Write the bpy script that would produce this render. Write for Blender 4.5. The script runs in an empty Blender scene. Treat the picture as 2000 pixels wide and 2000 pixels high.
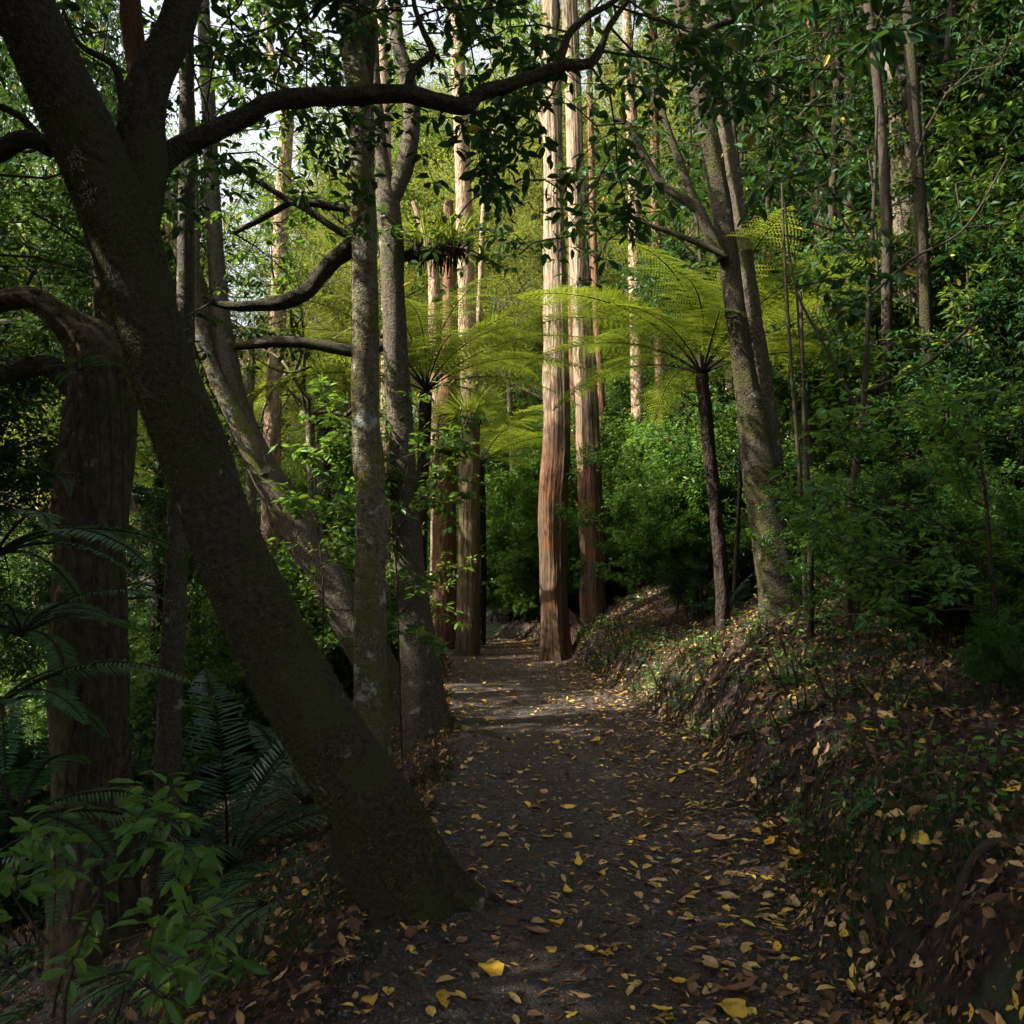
import bpy, math, random
import numpy as np
R = math.radians
rng = np.random.default_rng(11)
random.seed(11)
scene = bpy.context.scene
col = scene.collection

# ------------------------------------------------------------------ camera
CAM = np.array([0.0, 0.0, 1.55]); FPX = 1732.0; TILT = math.atan(120 / FPX)
cam_d = bpy.data.cameras.new("camera"); cam = bpy.data.objects.new("camera", cam_d); col.objects.link(cam)
cam_d.sensor_width = 36; cam_d.lens = 36 * FPX / 2000; cam_d.clip_end = 1000; cam_d.clip_start = 0.05
cam.location = CAM; cam.rotation_euler = (R(90) + TILT, 0, 0)
scene.camera = cam

# ------------------------------------------------------------------ light
SUN_AZ = R(-104)      # direction to the sun, clockwise from +Y : behind-left of the camera
SUN_EL = R(40)
world = bpy.data.worlds.new("World"); scene.world = world; world.use_nodes = True
wn = world.node_tree.nodes; wl = world.node_tree.links
sky = wn.new('ShaderNodeTexSky'); sky.sky_type = 'NISHITA'; sky.sun_disc = False
sky.sun_elevation = SUN_EL; sky.sun_rotation = SUN_AZ; sky.air_density = 1.0; sky.dust_density = 6.0; sky.ozone_density = 0.6
wn['Background'].inputs[1].default_value = 0.15
hz = wn.new('ShaderNodeHueSaturation'); hz.inputs['Saturation'].default_value = .45   # thin white overcast veil
wl.new(sky.outputs[0], hz.inputs['Color']); wl.new(hz.outputs[0], wn['Background'].inputs[0])
sd = bpy.data.lights.new("sun", 'SUN'); sd.energy = 5.0; sd.angle = R(0.5); sd.color = (1.0, 0.93, 0.80)
sun = bpy.data.objects.new("sun", sd); col.objects.link(sun)
tosun = np.array([math.sin(SUN_AZ) * math.cos(SUN_EL), math.cos(SUN_AZ) * math.cos(SUN_EL), math.sin(SUN_EL)])
from mathutils import Vector
sun.rotation_euler = Vector(tosun).to_track_quat('Z', 'Y').to_euler()
sun.location = tuple(tosun * 60)

scene.view_settings.view_transform = 'Standard'; scene.view_settings.look = 'None'
scene.view_settings.exposure = 1.72; scene.view_settings.gamma = 1; scene.view_settings.use_curve_mapping = False
cy = scene.cycles
cy.max_bounces = 7; cy.diffuse_bounces = 4; cy.glossy_bounces = 2; cy.transmission_bounces = 4; cy.transparent_max_bounces = 4
cy.use_denoising = True; cy.use_adaptive_sampling = True; cy.adaptive_threshold = 0.02
cy.sample_clamp_indirect = 3.0; cy.caustics_reflective = False; cy.caustics_refractive = False

# ------------------------------------------------------------------ helpers
def nrm(v):
    v = np.asarray(v, float); return v / np.maximum(np.linalg.norm(v, axis=-1, keepdims=True), 1e-9)
K = 2000 / 1932
def ray(dx, dy):
    u = (dx * K - 1000) / FPX; v = (1000 - dy * K) / FPX
    return np.array([u, math.cos(TILT) - v * math.sin(TILT), math.sin(TILT) + v * math.cos(TILT)])
def at(dx, dy, Y):
    r = ray(dx, dy); return CAM + r * (Y / r[1])
def pw(w, Y): return w * K / FPX * Y

_w = [(rng.normal(size=2) * s, rng.uniform(0, 6.28), a) for s, a in [(0.35, .10), (0.5, .09), (1.1, .05), (1.6, .04), (2.7, .02), (3.7, .018), (6, .010), (8, .008)] for _ in range(2)]
def bumps(x, y):
    z = 0
    for k, p, a in _w: z = z + a * np.sin(k[0] * x + k[1] * y + p)
    return z
CY = [-30, -5, 1, 3, 5, 7, 11, 16, 19, 22, 25, 30, 40, 400]
CX = [0.0, 0.1, .2, .28, .48, .60, .38, .0, -.35, -1.5, -3.8, -9, -22, -22]
def pcx(y): return np.interp(y, CY, CX)
def phw(y): return np.interp(y, [0, 3, 8, 12, 18, 30], [.9, .95, 1.1, 1.15, 1.1, 1.0])
def sst(t): t = np.clip(t, 0, 1); return t * t * (3 - 2 * t)
def ground(x, y):
    x = np.asarray(x, float); y = np.asarray(y, float)
    s = x - pcx(y); hw = phw(y)
    tr = np.maximum(s - hw + .10 * np.sin(y * 2.1) + .06 * np.sin(y * 5.3), 0); tl = np.maximum(-s - hw + .08 * np.sin(y * 2.7 + 1), 0)
    k = 1 - sst((y - 17) / 8)
    zr = (.38 * k + .05) * sst(tr / .45) + np.where(tr < 9, .36 * tr, 3.24 + .12 * (tr - 9))
    zl = -np.where(tl < 9, .56 * tl - .22 * (1 - np.exp(-tl * 1.1)), 4.82) + np.maximum(tl - 16, 0) * .25
    zl = zl * (0.35 + .65 * (1 - sst((y - 17) / 12)))
    far = 9 * sst((y - 32) / 45)
    b = bumps(x, y) * (0.12 + .88 * sst((np.maximum(tr, tl)) / 1.0))
    pathc = -.03 * (1 - np.clip(s / hw, -1, 1) ** 2) + 0.02
    return zr + zl + far + b + pathc
def hit(dx, dy, y0=1.2, y1=60):
    r = ray(dx, dy); Y = y0
    while Y < y1:
        p = CAM + r * (Y / r[1])
        if p[2] <= float(ground(p[0], p[1])): return p
        Y += 0.02
    return p

class MB:
    def __init__(s): s.v = []; s.f = []; s.m = []; s.a = []; s.sm = []; s.n = 0
    def add(s, v, f, m=0, a=None, smooth=True):
        v = np.asarray(v, float).reshape(-1, 3); f = np.asarray(f, int)
        s.v.append(v); s.f.append(f + s.n); s.m.append(m); s.sm.append(smooth)
        s.a.append(v if a is None else a); s.n += len(v)
    def mesh(s, name, mats):
        me = bpy.data.meshes.new(name)
        V = np.concatenate(s.v); me.vertices.add(len(V)); me.vertices.foreach_set("co", V.ravel().astype(np.float32))
        lt = np.concatenate([np.full(len(f), f.shape[1]) for f in s.f]); lv = np.concatenate([f.ravel() for f in s.f])
        ls = np.concatenate([[0], np.cumsum(lt)[:-1]])
        me.loops.add(len(lv)); me.loops.foreach_set("vertex_index", lv.astype(np.int32))
        me.polygons.add(len(lt)); me.polygons.foreach_set("loop_start", ls.astype(np.int32)); me.polygons.foreach_set("loop_total", lt.astype(np.int32))
        me.polygons.foreach_set("material_index", np.concatenate([np.full(len(f), m) for f, m in zip(s.f, s.m)]).astype(np.int32))
        me.polygons.foreach_set("use_smooth", np.concatenate([np.full(len(f), m) for f, m in zip(s.f, s.sm)]).astype(bool))
        at_ = me.attributes.new("bark", 'FLOAT_VECTOR', 'POINT'); at_.data.foreach_set("vector", np.concatenate(s.a).ravel().astype(np.float32))
        for m in mats: me.materials.append(m)
        me.update(calc_edges=True); me.validate()
        return me

def obj(name, data, parent=None, loc=None):
    o = bpy.data.objects.new(name, data); col.objects.link(o)
    if parent is not None: o.parent = parent
    if loc is not None: o.location = tuple(loc)
    return o
def tag(o, label, cat=None, group=None, kind=None):
    if label: o['label'] = label
    if cat: o['category'] = cat
    if group: o['group'] = group
    if kind: o['kind'] = kind
    return o
def thing(name, label, cat, loc, group=None):
    o = obj(name, None, None, loc); o.empty_display_size = .2
    return tag(o, label, cat, group)
def dup(root, loc, rz=0, s=1.0, label=None, tilt=(0, 0)):
    r = root.copy(); col.objects.link(r); r.location = tuple(loc); r.rotation_euler = (tilt[0], tilt[1], rz)
    r.scale = (s, s, s) if not hasattr(s, '__len__') else s
    if label: r['label'] = label
    for ch in list(root.children):
        c = ch.copy(); col.objects.link(c); c.parent = r
        for g in list(ch.children):
            d = g.copy(); col.objects.link(d); d.parent = c
    return r

def spline(P, n):
    P = np.asarray(P, float); Q = np.vstack([2 * P[0] - P[1], P, 2 * P[-1] - P[-2]])
    out = []
    segs = len(P) - 1; per = max(1, int(math.ceil(n / segs)))
    for i in range(segs):
        a, b, c, d = Q[i:i + 4]
        for t in np.linspace(0, 1, per, endpoint=False):
            out.append(.5 * ((2 * b) + (c - a) * t + (2 * a - 5 * b + 4 * c - d) * t * t + (3 * b - a - 3 * c + d) * t ** 3))
    out.append(P[-1]); return np.array(out)

def tube(mb, P, rad, seg=16, m=0, rough=0.0, flare=0.0, flare_h=.35, lobes=5, cap=True, fl=0.0, r2=None):
    """tapered tube; rough = lumpy radius noise; flare = root flare at the start"""
    r2 = r2 or rng
    P = np.asarray(P, float); rad = np.asarray(rad, float); n = len(P)
    T = nrm(np.gradient(P, axis=0)); s = np.concatenate([[0], np.cumsum(np.linalg.norm(np.diff(P, axis=0), axis=1))])
    u = np.cross(T[0], [0.3, 1, .1]); u = nrm(u); U = [u]
    for i in range(1, n):
        u = u - T[i] * np.dot(u, T[i]); u = nrm(u); U.append(u)
    U = np.array(U); W = np.cross(T, U)
    th = np.linspace(0, 2 * np.pi, seg, endpoint=False)
    rr = np.repeat(rad[:, None], seg, 1)
    if rough:
        nz = 0; rm = rad.mean()
        for _ in range(7):
            kz = r2.uniform(.15, 1.2) / max(rm, .02); kt = r2.integers(1, 6); nz = nz + np.sin(kt * th[None] + r2.uniform(0, 6.3) + np.sin(kz * s[:, None] * .5 + r2.uniform(0, 6.3)) * 1.3) * np.sin(kz * s[:, None] + r2.uniform(0, 6.3)) * r2.uniform(.3, 1)
        rr = rr * (1 + rough * nz)
    if fl:
        ph = r2.uniform(0, 6.3, 3)
        rr = rr * (1 + fl * (np.cos(5 * th + ph[0] + s[:, None] * .25) + .7 * np.cos(9 * th + ph[1] - s[:, None] * .2) + .6 * np.cos(14 * th + ph[2] + .5 * np.sin(s[:, None] * .7)) + .7 * np.cos(22 * th + ph[0] * 2 + .8 * np.sin(s[:, None] * .9))))
    if flare:
        ph = r2.uniform(0, 6.3); g = np.exp(-s / flare_h)[:, None]
        lob = .55 + .45 * np.cos(lobes * th[None] + ph + .6 * np.sin(2 * th[None] + ph))
        rr = rr * (1 + flare * g * lob)
    V = P[:, None] + rr[..., None] * (np.cos(th)[None, :, None] * U[:, None] + np.sin(th)[None, :, None] * W[:, None])
    A = np.stack([np.cos(th)[None] * rad[:, None], np.sin(th)[None] * rad[:, None], np.repeat(s[:, None], seg, 1)], -1)
    i = np.arange(n - 1)[:, None] * seg; j = np.arange(seg)[None]; j2 = (j + 1) % seg
    F = np.stack([i + j, i + j2, i + seg + j2, i + seg + j], -1).reshape(-1, 4)
    mb.add(V.reshape(-1, 3), F, m, A.reshape(-1, 3))
    if cap and seg >= 6:
        c = mb.n; V2 = np.vstack([V[-1], P[-1] + T[-1] * rad[-1] * .3]); ff = np.array([[k, (k + 1) % seg, seg] for k in range(seg)])
        mb.add(V2, ff, m, np.vstack([A[-1], [0, 0, s[-1]]]))

def leaves(mb, P, D, N, L, W, m=0, kind=4, fold=.25, curl=0.0):
    """P base points, D directions, N up normals; L,W arrays"""
    n = len(P); P = np.asarray(P, float); D = nrm(D); S = nrm(np.cross(D, N)); N = np.cross(S, D)
    L = np.broadcast_to(L, n)[:, None]; W = np.broadcast_to(W, n)[:, None]; C = np.broadcast_to(curl, n)[:, None]
    if kind == 3:
        V = np.stack([P - S * W * .5, P + S * W * .5, P + D * L], 1); F = np.array([[0, 1, 2]])
    elif kind == 4:
        up = N * W * fold
        V = np.stack([P, P + D * L * .45 + S * W * .5 + up, P + D * L - N * L * C, P + D * L * .45 - S * W * .5 + up], 1)
        F = np.array([[0, 1, 2], [0, 2, 3]])
    else:
        up = N * W * fold
        def q(t, w): return P + D * L * t - N * L * C * t * t * 1.0 + S * W * w + up * abs(w) * 2
        V = np.stack([P, q(.3, -.42), q(.28, 0), q(.3, .42), q(.68, -.42), q(.66, 0), q(.68, .42), q(1, 0)], 1)
        F = np.array([[0, 2, 1], [0, 3, 2], [1, 2, 5], [1, 5, 4], [2, 3, 6], [2, 6, 5], [4, 5, 7], [5, 6, 7]])
    k = V.shape[1]
    FF = (F[None] + (np.arange(n) * k)[:, None, None]).reshape(-1, 3)
    mb.add(V.reshape(-1, 3), FF, m, smooth=False)

def rdir(n, zs=1.0, r=None):
    r = r or rng
    v = r.normal(size=(n, 3)); v[:, 2] *= zs; return nrm(v)

def grow(p, d, L, r, lvl, tubes, tips, up=.05, spread=.8, wander=.28, kids=2, steps=4, ratio=.6, start=1):
    p = np.array(p, float); d = nrm(d); pts = [p.copy()]; rad = [r]
    for i in range(steps):
        d = nrm(d + rng.normal(size=3) * wander + np.array([0, 0, up])); p = p + d * L / steps
        pts.append(p.copy()); rad.append(r * (1 - .7 * (i + 1) / steps))
        if lvl > 0 and i >= start:
            for _ in range(kids):
                q = rng.normal(size=3); q -= d * np.dot(q, d); q = nrm(q) * np.array([1, 1, .6])
                grow(p, nrm(d * .6 + q * spread), L * ratio * rng.uniform(.7, 1.2), rad[-1] * .65, lvl - 1, tubes, tips, up, spread, wander, kids, steps, ratio, start)
        if lvl == 0: tips.append((p.copy(), d.copy()))
    tubes.append((np.array(pts), np.array(rad)))

def foliage(mb, tips, n=8, L=.1, W=.045, kind=4, m=1, scatter=.02, out=.7, droop=.15, flat=.5, curl=.1):
    P = np.array([t[0] for t in tips]); D = np.array([t[1] for t in tips])
    P = np.repeat(P, n, 0); D = np.repeat(D, n, 0); k = len(P)
    q = rng.normal(size=(k, 3)); q[:, 2] *= flat
    q = nrm(q); DD = nrm(D * (1 - out) + q * out + np.array([0, 0, -droop]))
    PP = P + q * rng.uniform(0, 1, (k, 1)) ** .5 * scatter - D * rng.uniform(0, scatter, (k, 1))
    N = nrm(np.array([0, 0, 1.0]) + rng.normal(size=(k, 3)) * .45)
    l = L * rng.uniform(.6, 1.25, k)
    leaves(mb, PP, DD, N, l, l * (W / L) * rng.uniform(.8, 1.2, k), m, kind, .22, rng.uniform(0, curl * 2, k))

# ------------------------------------------------------------------ materials
def newmat(name):
    m = bpy.data.materials.new(name); m.use_nodes = True; nt = m.node_tree
    b = nt.nodes['Principled BSDF']; return m, nt, b
def N_(nt, t, **kw):
    n = nt.nodes.new(t)
    for k, v in kw.items(): setattr(n, k, v)
    return n
def ramp(nt, stops, interp='LINEAR'):
    r = nt.nodes.new('ShaderNodeValToRGB'); e = r.color_ramp.elements; r.color_ramp.interpolation = interp
    while len(e) < len(stops): e.new(.5)
    for k, (p, c) in enumerate(stops): e[k].position = p; e[k].color = (*c, 1)
    return r
def mixc(nt, a, b, f, bt='MIX'):
    m = nt.nodes.new('ShaderNodeMix'); m.data_type = 'RGBA'; m.blend_type = bt
    for s, v in ((m.inputs[0], f), (m.inputs[6], a), (m.inputs[7], b)):
        if hasattr(v, 'is_linked') or hasattr(v, 'links'): nt.links.new(v, s)
        elif hasattr(v, '__len__'): s.default_value = (*v, 1)
        else: s.default_value = v
    return m.outputs[2]

def leafmat(name, stops, trans=(.16, .28, .03), tf=.35, rough=.45, spec=.4, hue=.03, interp='LINEAR'):
    m, nt, b = newmat(name); L = nt.links
    g = N_(nt, 'ShaderNodeNewGeometry'); r = ramp(nt, stops, interp); L.new(g.outputs['Random Per Island'], r.inputs[0])
    oi = N_(nt, 'ShaderNodeObjectInfo'); hs = N_(nt, 'ShaderNodeHueSaturation'); L.new(r.outputs[0], hs.inputs['Color'])
    mr = N_(nt, 'ShaderNodeMapRange'); L.new(oi.outputs['Random'], mr.inputs[0]); mr.inputs[3].default_value = .5 - hue; mr.inputs[4].default_value = .5 + hue
    L.new(mr.outputs[0], hs.inputs['Hue'])
    mv = N_(nt, 'ShaderNodeMapRange'); L.new(oi.outputs['Random'], mv.inputs[0]); mv.inputs[3].default_value = 1.2; mv.inputs[4].default_value = .8
    L.new(mv.outputs[0], hs.inputs['Value'])
    nz = N_(nt, 'ShaderNodeTexNoise'); nz.inputs['Scale'].default_value = 40
    tc = N_(nt, 'ShaderNodeTexCoord'); L.new(tc.outputs['Object'], nz.inputs['Vector'])
    rr = ramp(nt, [(.3, (.75, .75, .75)), (.7, (1.2, 1.2, 1.2))]); L.new(nz.outputs[0], rr.inputs[0])
    c = mixc(nt, hs.outputs[0], rr.outputs[0], 1.0, 'MULTIPLY')
    L.new(c, b.inputs['Base Color']); b.inputs['Roughness'].default_value = rough; b.inputs['Specular IOR Level'].default_value = spec
    t = N_(nt, 'ShaderNodeBsdfTranslucent'); L.new(mixc(nt, c, trans, .6), t.inputs[0])
    ms = N_(nt, 'ShaderNodeMixShader'); ms.inputs[0].default_value = tf
    L.new(b.outputs[0], ms.inputs[1]); L.new(t.outputs[0], ms.inputs[2]); L.new(ms.outputs[0], nt.nodes['Material Output'].inputs[0])
    return m

def barkmat(name, base, dark, moss=None, mossamt=.0, lichen=None, lichamt=0, fibre=0.0, scale=1.0, bump=.6, rough=.9, red=None, high=None):
    """fibre: 0 = blotchy smooth bark, 1 = long vertical fibres"""
    m, nt, b = newmat(name); L = nt.links
    a = N_(nt, 'ShaderNodeAttribute'); a.attribute_name = 'bark'
    mp = N_(nt, 'ShaderNodeMapping'); L.new(a.outputs['Vector'], mp.inputs[0])
    zs = 1.0 - .88 * fibre
    mp.inputs['Scale'].default_value = (scale, scale, scale * zs)
    n1 = N_(nt, 'ShaderNodeTexNoise'); n1.inputs['Scale'].default_value = 38 if not fibre else 26; n1.inputs['Detail'].default_value = 6; n1.inputs['Roughness'].default_value = .65
    L.new(mp.outputs[0], n1.inputs['Vector'])
    r1 = ramp(nt, [(.35, dark), (.62, base)]); L.new(n1.outputs[0], r1.inputs[0]); c = r1.outputs[0]
    n2 = N_(nt, 'ShaderNodeTexNoise'); n2.inputs['Scale'].default_value = 2.2; n2.inputs['Detail'].default_value = 5; L.new(a.outputs['Vector'], n2.inputs['Vector'])
    if red is not None:
        rr = ramp(nt, [(.45, (0, 0, 0)), (.62, (1, 1, 1))]); L.new(n2.outputs[0], rr.inputs[0]); c = mixc(nt, c, red, rr.outputs[0])
    if high is not None:      # flaking bark paler higher up, with the sunlit top and shaded foot painted in
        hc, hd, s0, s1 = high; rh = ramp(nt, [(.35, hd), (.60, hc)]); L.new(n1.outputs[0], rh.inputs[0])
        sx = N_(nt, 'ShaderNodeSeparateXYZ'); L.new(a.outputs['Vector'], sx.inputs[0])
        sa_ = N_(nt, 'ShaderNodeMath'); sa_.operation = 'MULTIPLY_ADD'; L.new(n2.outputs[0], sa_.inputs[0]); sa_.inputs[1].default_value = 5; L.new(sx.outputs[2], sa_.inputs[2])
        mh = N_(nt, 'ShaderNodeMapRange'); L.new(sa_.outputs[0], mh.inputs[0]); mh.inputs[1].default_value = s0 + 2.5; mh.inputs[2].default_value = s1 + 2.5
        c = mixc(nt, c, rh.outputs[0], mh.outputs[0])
    tc = N_(nt, 'ShaderNodeTexCoord')
    if moss is not None:
        n3 = N_(nt, 'ShaderNodeTexNoise'); n3.inputs['Scale'].default_value = 3.0; n3.inputs['Detail'].default_value = 9; n3.inputs['Roughness'].default_value = .7; L.new(tc.outputs['Object'], n3.inputs['Vector'])
        rm = ramp(nt, [(.62 - mossamt * .3, (0, 0, 0)), (.70 - mossamt * .25, (1, 1, 1))]); L.new(n3.outputs[0], rm.inputs[0]); c = mixc(nt, c, moss, rm.outputs[0])
    if lichen is not None:
        n4 = N_(nt, 'ShaderNodeTexNoise'); n4.inputs['Scale'].default_value = 5; n4.inputs['Detail'].default_value = 7; n4.inputs['Roughness'].default_value = .62; L.new(tc.outputs['Object'], n4.inputs['Vector'])
        rl = ramp(nt, [(.68 - lichamt * .2, (0, 0, 0)), (.73 - lichamt * .2, (1, 1, 1))]); L.new(n4.outputs[0], rl.inputs[0]); c = mixc(nt, c, lichen, rl.outputs[0])
    L.new(c, b.inputs['Base Color']); b.inputs['Roughness'].default_value = rough; b.inputs['Specular IOR Level'].default_value = .2
    bp = N_(nt, 'ShaderNodeBump'); bp.inputs['Strength'].default_value = min(1, bump + .1); bp.inputs['Distance'].default_value = .035 if not fibre else .06
    v = N_(nt, 'ShaderNodeTexVoronoi'); v.feature = 'F1'; v.inputs['Scale'].default_value = 85 if not fibre else 30; L.new(mp.outputs[0], v.inputs['Vector'])
    ad = N_(nt, 'ShaderNodeMath'); ad.operation = 'ADD'; L.new(n1.outputs[0], ad.inputs[0])
    ml = N_(nt, 'ShaderNodeMath'); ml.operation = 'MULTIPLY'; ml.inputs[1].default_value = .35; L.new(v.outputs['Distance'], ml.inputs[0]); L.new(ml.outputs[0], ad.inputs[1])
    L.new(ad.outputs[0], bp.inputs['Height']); L.new(bp.outputs[0], b.inputs['Normal'])
    return m

M = {}
M['fine'] = leafmat('fine_leaf', [(0, (.040, .068, .012)), (.5, (.085, .115, .020)), (1, (.16, .17, .030))], (.36, .40, .05), .45, .5, .3, .02)
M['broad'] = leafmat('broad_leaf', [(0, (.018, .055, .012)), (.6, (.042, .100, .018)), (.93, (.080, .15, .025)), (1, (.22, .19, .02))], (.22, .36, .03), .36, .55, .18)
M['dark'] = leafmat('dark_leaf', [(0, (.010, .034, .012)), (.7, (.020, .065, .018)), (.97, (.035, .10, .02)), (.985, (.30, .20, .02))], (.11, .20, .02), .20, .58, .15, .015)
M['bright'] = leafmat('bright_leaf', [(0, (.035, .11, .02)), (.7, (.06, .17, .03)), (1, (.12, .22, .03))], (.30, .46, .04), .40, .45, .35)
M['fern'] = leafmat('fern_leaf', [(0, (.045, .082, .012)), (1, (.10, .14, .018))], (.34, .42, .03), .42, .5, .3)
M['fernd'] = leafmat('dark_fern_leaf', [(0, (.022, .09, .025)), (1, (.055, .16, .04))], (.12, .30, .05), .3, .45, .4)
M['palm'] = leafmat('palm_leaf', [(0, (.020, .065, .035)), (1, (.045, .11, .065))], (.08, .2, .06), .22, .35, .5)
M['moss'] = leafmat('moss_leaf', [(0, (.014, .040, .010)), (1, (.04, .085, .02))], (.06, .14, .02), .25, .6, .2)
M['lichenleaf'] = leafmat('pale_lichen', [(0, (.30, .25, .22)), (1, (.62, .56, .52))], (.3, .3, .25), .05, .9, .1, 0)
M['trunkmoss'] = leafmat('trunk_moss', [(0, (.045, .050, .010)), (.7, (.11, .11, .020)), (1, (.20, .19, .04))], (.14, .14, .03), .2, .7, .15, 0)
M['twig'] = barkmat('twig_bark', (.055, .042, .028), (.022, .017, .012), scale=2, bump=.3)
M['rachis'] = barkmat('rachis_bark', (.030, .022, .012), (.012, .009, .006), scale=2, bump=.3)
M['fernstem'] = barkmat('fern_trunk_bark', (.05, .034, .024), (.012, .008, .006), fibre=.6, scale=1.3, bump=1)
M['mossy'] = barkmat('mossy_bark', (.070, .056, .034), (.018, .015, .010), moss=(.050, .050, .014), mossamt=.42, lichen=(.26, .23, .20), lichamt=.12, bump=1)
M['lichen'] = barkmat('lichen_bark', (.19, .155, .10), (.05, .042, .028), moss=(.10, .105, .022), mossamt=.45, lichen=(.30, .31, .25), lichamt=.45, scale=.8, bump=.8)
M['grey'] = barkmat('grey_bark', (.13, .105, .075), (.045, .035, .026), moss=(.06, .07, .018), mossamt=.3, lichen=(.28, .27, .22), lichamt=.3, bump=.8)
M['stringy'] = barkmat('stringy_bark', (.14, .088, .055), (.032, .020, .014), moss=(.08, .07, .02), mossamt=.15, fibre=1, bump=1.0, red=(.14, .058, .026), high=((.36, .27, .18), (.10, .066, .044), 4.4, 6.2))  # height ramp paints shaded foot and sunlit upper trunk over the real bark change
M['collar'] = barkmat('fibrous_brown_bark', (.17, .12, .065), (.045, .028, .016), moss=(.09, .085, .02), mossamt=.4, fibre=1, bump=1.0)
M['pale'] = barkmat('pale_flaking_bark', (.38, .27, .17), (.12, .075, .045), fibre=.75, scale=.8, bump=.9, lichen=(.50, .44, .34), lichamt=.4)
M['redbark'] = barkmat('red_brown_bark', (.20, .10, .055), (.06, .03, .018), fibre=.95, scale=.9, bump=1)
M['oldbark'] = barkmat('old_furrowed_bark', (.10, .074, .044), (.020, .014, .009), moss=(.05, .055, .015), mossamt=.4, lichen=(.22, .16, .10), lichamt=.3, fibre=.5, scale=.7, bump=1)

# ------------------------------------------------------------------ ground, path
def soil():
    m, nt, b = newmat('forest_soil'); L = nt.links
    tc = N_(nt, 'ShaderNodeTexCoord')
    n = N_(nt, 'ShaderNodeTexNoise'); n.inputs['Scale'].default_value = 9; n.inputs['Detail'].default_value = 9; L.new(tc.outputs['Object'], n.inputs['Vector'])
    r = ramp(nt, [(.3, (.008, .005, .003)), (.55, (.020, .012, .007)), (.75, (.045, .027, .015))]); L.new(n.outputs[0], r.inputs[0])
    n2 = N_(nt, 'ShaderNodeTexNoise'); n2.inputs['Scale'].default_value = 1.3; n2.inputs['Detail'].default_value = 6; L.new(tc.outputs['Object'], n2.inputs['Vector'])
    r2 = ramp(nt, [(.52, (0, 0, 0)), (.62, (1, 1, 1))]); L.new(n2.outputs[0], r2.inputs[0])
    L.new(mixc(nt, r.outputs[0], (.018, .035, .009), r2.outputs[0]), b.inputs['Base Color']); b.inputs['Roughness'].default_value = .95
    bp = N_(nt, 'ShaderNodeBump'); bp.inputs['Distance'].default_value = .06; bp.inputs['Strength'].default_value = .9; L.new(n.outputs[0], bp.inputs['Height']); L.new(bp.outputs[0], b.inputs['Normal'])
    return m
def gravel():
    m, nt, b = newmat('dark_gravel'); L = nt.links
    tc = N_(nt, 'ShaderNodeTexCoord')
    v = N_(nt, 'ShaderNodeTexVoronoi'); v.inputs['Scale'].default_value = 70; v.inputs['Randomness'].default_value = 1; L.new(tc.outputs['Object'], v.inputs['Vector'])
    sp = N_(nt, 'ShaderNodeSeparateColor'); L.new(v.outputs['Color'], sp.inputs[0])
    r = ramp(nt, [(0, (.024, .018, .014)), (.6, (.052, .041, .034)), (.9, (.095, .080, .070)), (1, (.16, .14, .125))]); L.new(sp.outputs[0], r.inputs[0])
    n = N_(nt, 'ShaderNodeTexNoise'); n.inputs['Scale'].default_value = 2.5; n.inputs['Detail'].default_value = 8; L.new(tc.outputs['Object'], n.inputs['Vector'])
    rn = ramp(nt, [(.4, (0, 0, 0)), (.62, (1, 1, 1))]); L.new(n.outputs[0], rn.inputs[0])
    L.new(mixc(nt, r.outputs[0], (.044, .027, .017), rn.outputs[0]), b.inputs['Base Color']); b.inputs['Roughness'].default_value = .8
    v2 = N_(nt, 'ShaderNodeTexVoronoi'); v2.inputs['Scale'].default_value = 130; L.new(tc.outputs['Object'], v2.inputs['Vector'])
    ad = N_(nt, 'ShaderNodeMath'); ad.operation = 'ADD'; L.new(v.outputs['Distance'], ad.inputs[0]); L.new(v2.outputs['Distance'], ad.inputs[1])
    bp = N_(nt, 'ShaderNodeBump'); bp.invert = True; bp.inputs['Distance'].default_value = .012; bp.inputs['Strength'].default_value = 1; L.new(ad.outputs[0], bp.inputs['Height']); L.new(bp.outputs[0], b.inputs['Normal'])
    return m
M['soil'] = soil(); M['gravel'] = gravel()

def grid(xs, ys, zf, name, mat, off=0):
    X, Y = np.meshgrid(xs, ys); Z = zf(X, Y) + off; V = np.stack([X, Y, Z], -1).reshape(-1, 3)
    nx = len(xs); i = np.arange(len(ys) - 1)[:, None] * nx; j = np.arange(nx - 1)[None]
    F = np.stack([i + j, i + j + 1, i + nx + j + 1, i + nx + j], -1).reshape(-1, 4)
    mb = MB(); mb.add(V, F); return tag(obj(name, mb.mesh(name, [mat])), None, None, None, 'structure')
xs = np.concatenate([[-300, -150, -90, -60, -45], np.arange(-35, -8, .8), np.arange(-8, 8, .09), np.arange(8, 35, .8), [45, 60, 90, 150, 300]])
ys = np.concatenate([[-100, -40, -20], np.arange(-12, 0, .8), np.arange(0, 14, .09), np.arange(14, 26, .2), np.arange(26, 80, 1.2), [90, 120, 180, 300, 400]])
def gz(x, y):
    micro = .022 * np.sin(x * 13.1 + 2 * np.sin(y * 7)) * np.sin(y * 11.7 + 2 * np.sin(x * 9)) * sst((np.abs(x - pcx(y)) - phw(y)) / .3)
    return ground(x, y) + micro
def gg(x, y):
    h = np.sin(x * 127.1 + y * 311.7) * 43758.5453; h = h - np.floor(h)
    return gz(x, y) + (h - .6) * .035 * sst((np.abs(x - pcx(y)) - phw(y)) / .3)
grid(xs, ys, gg, 'ground', M['soil'])
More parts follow.
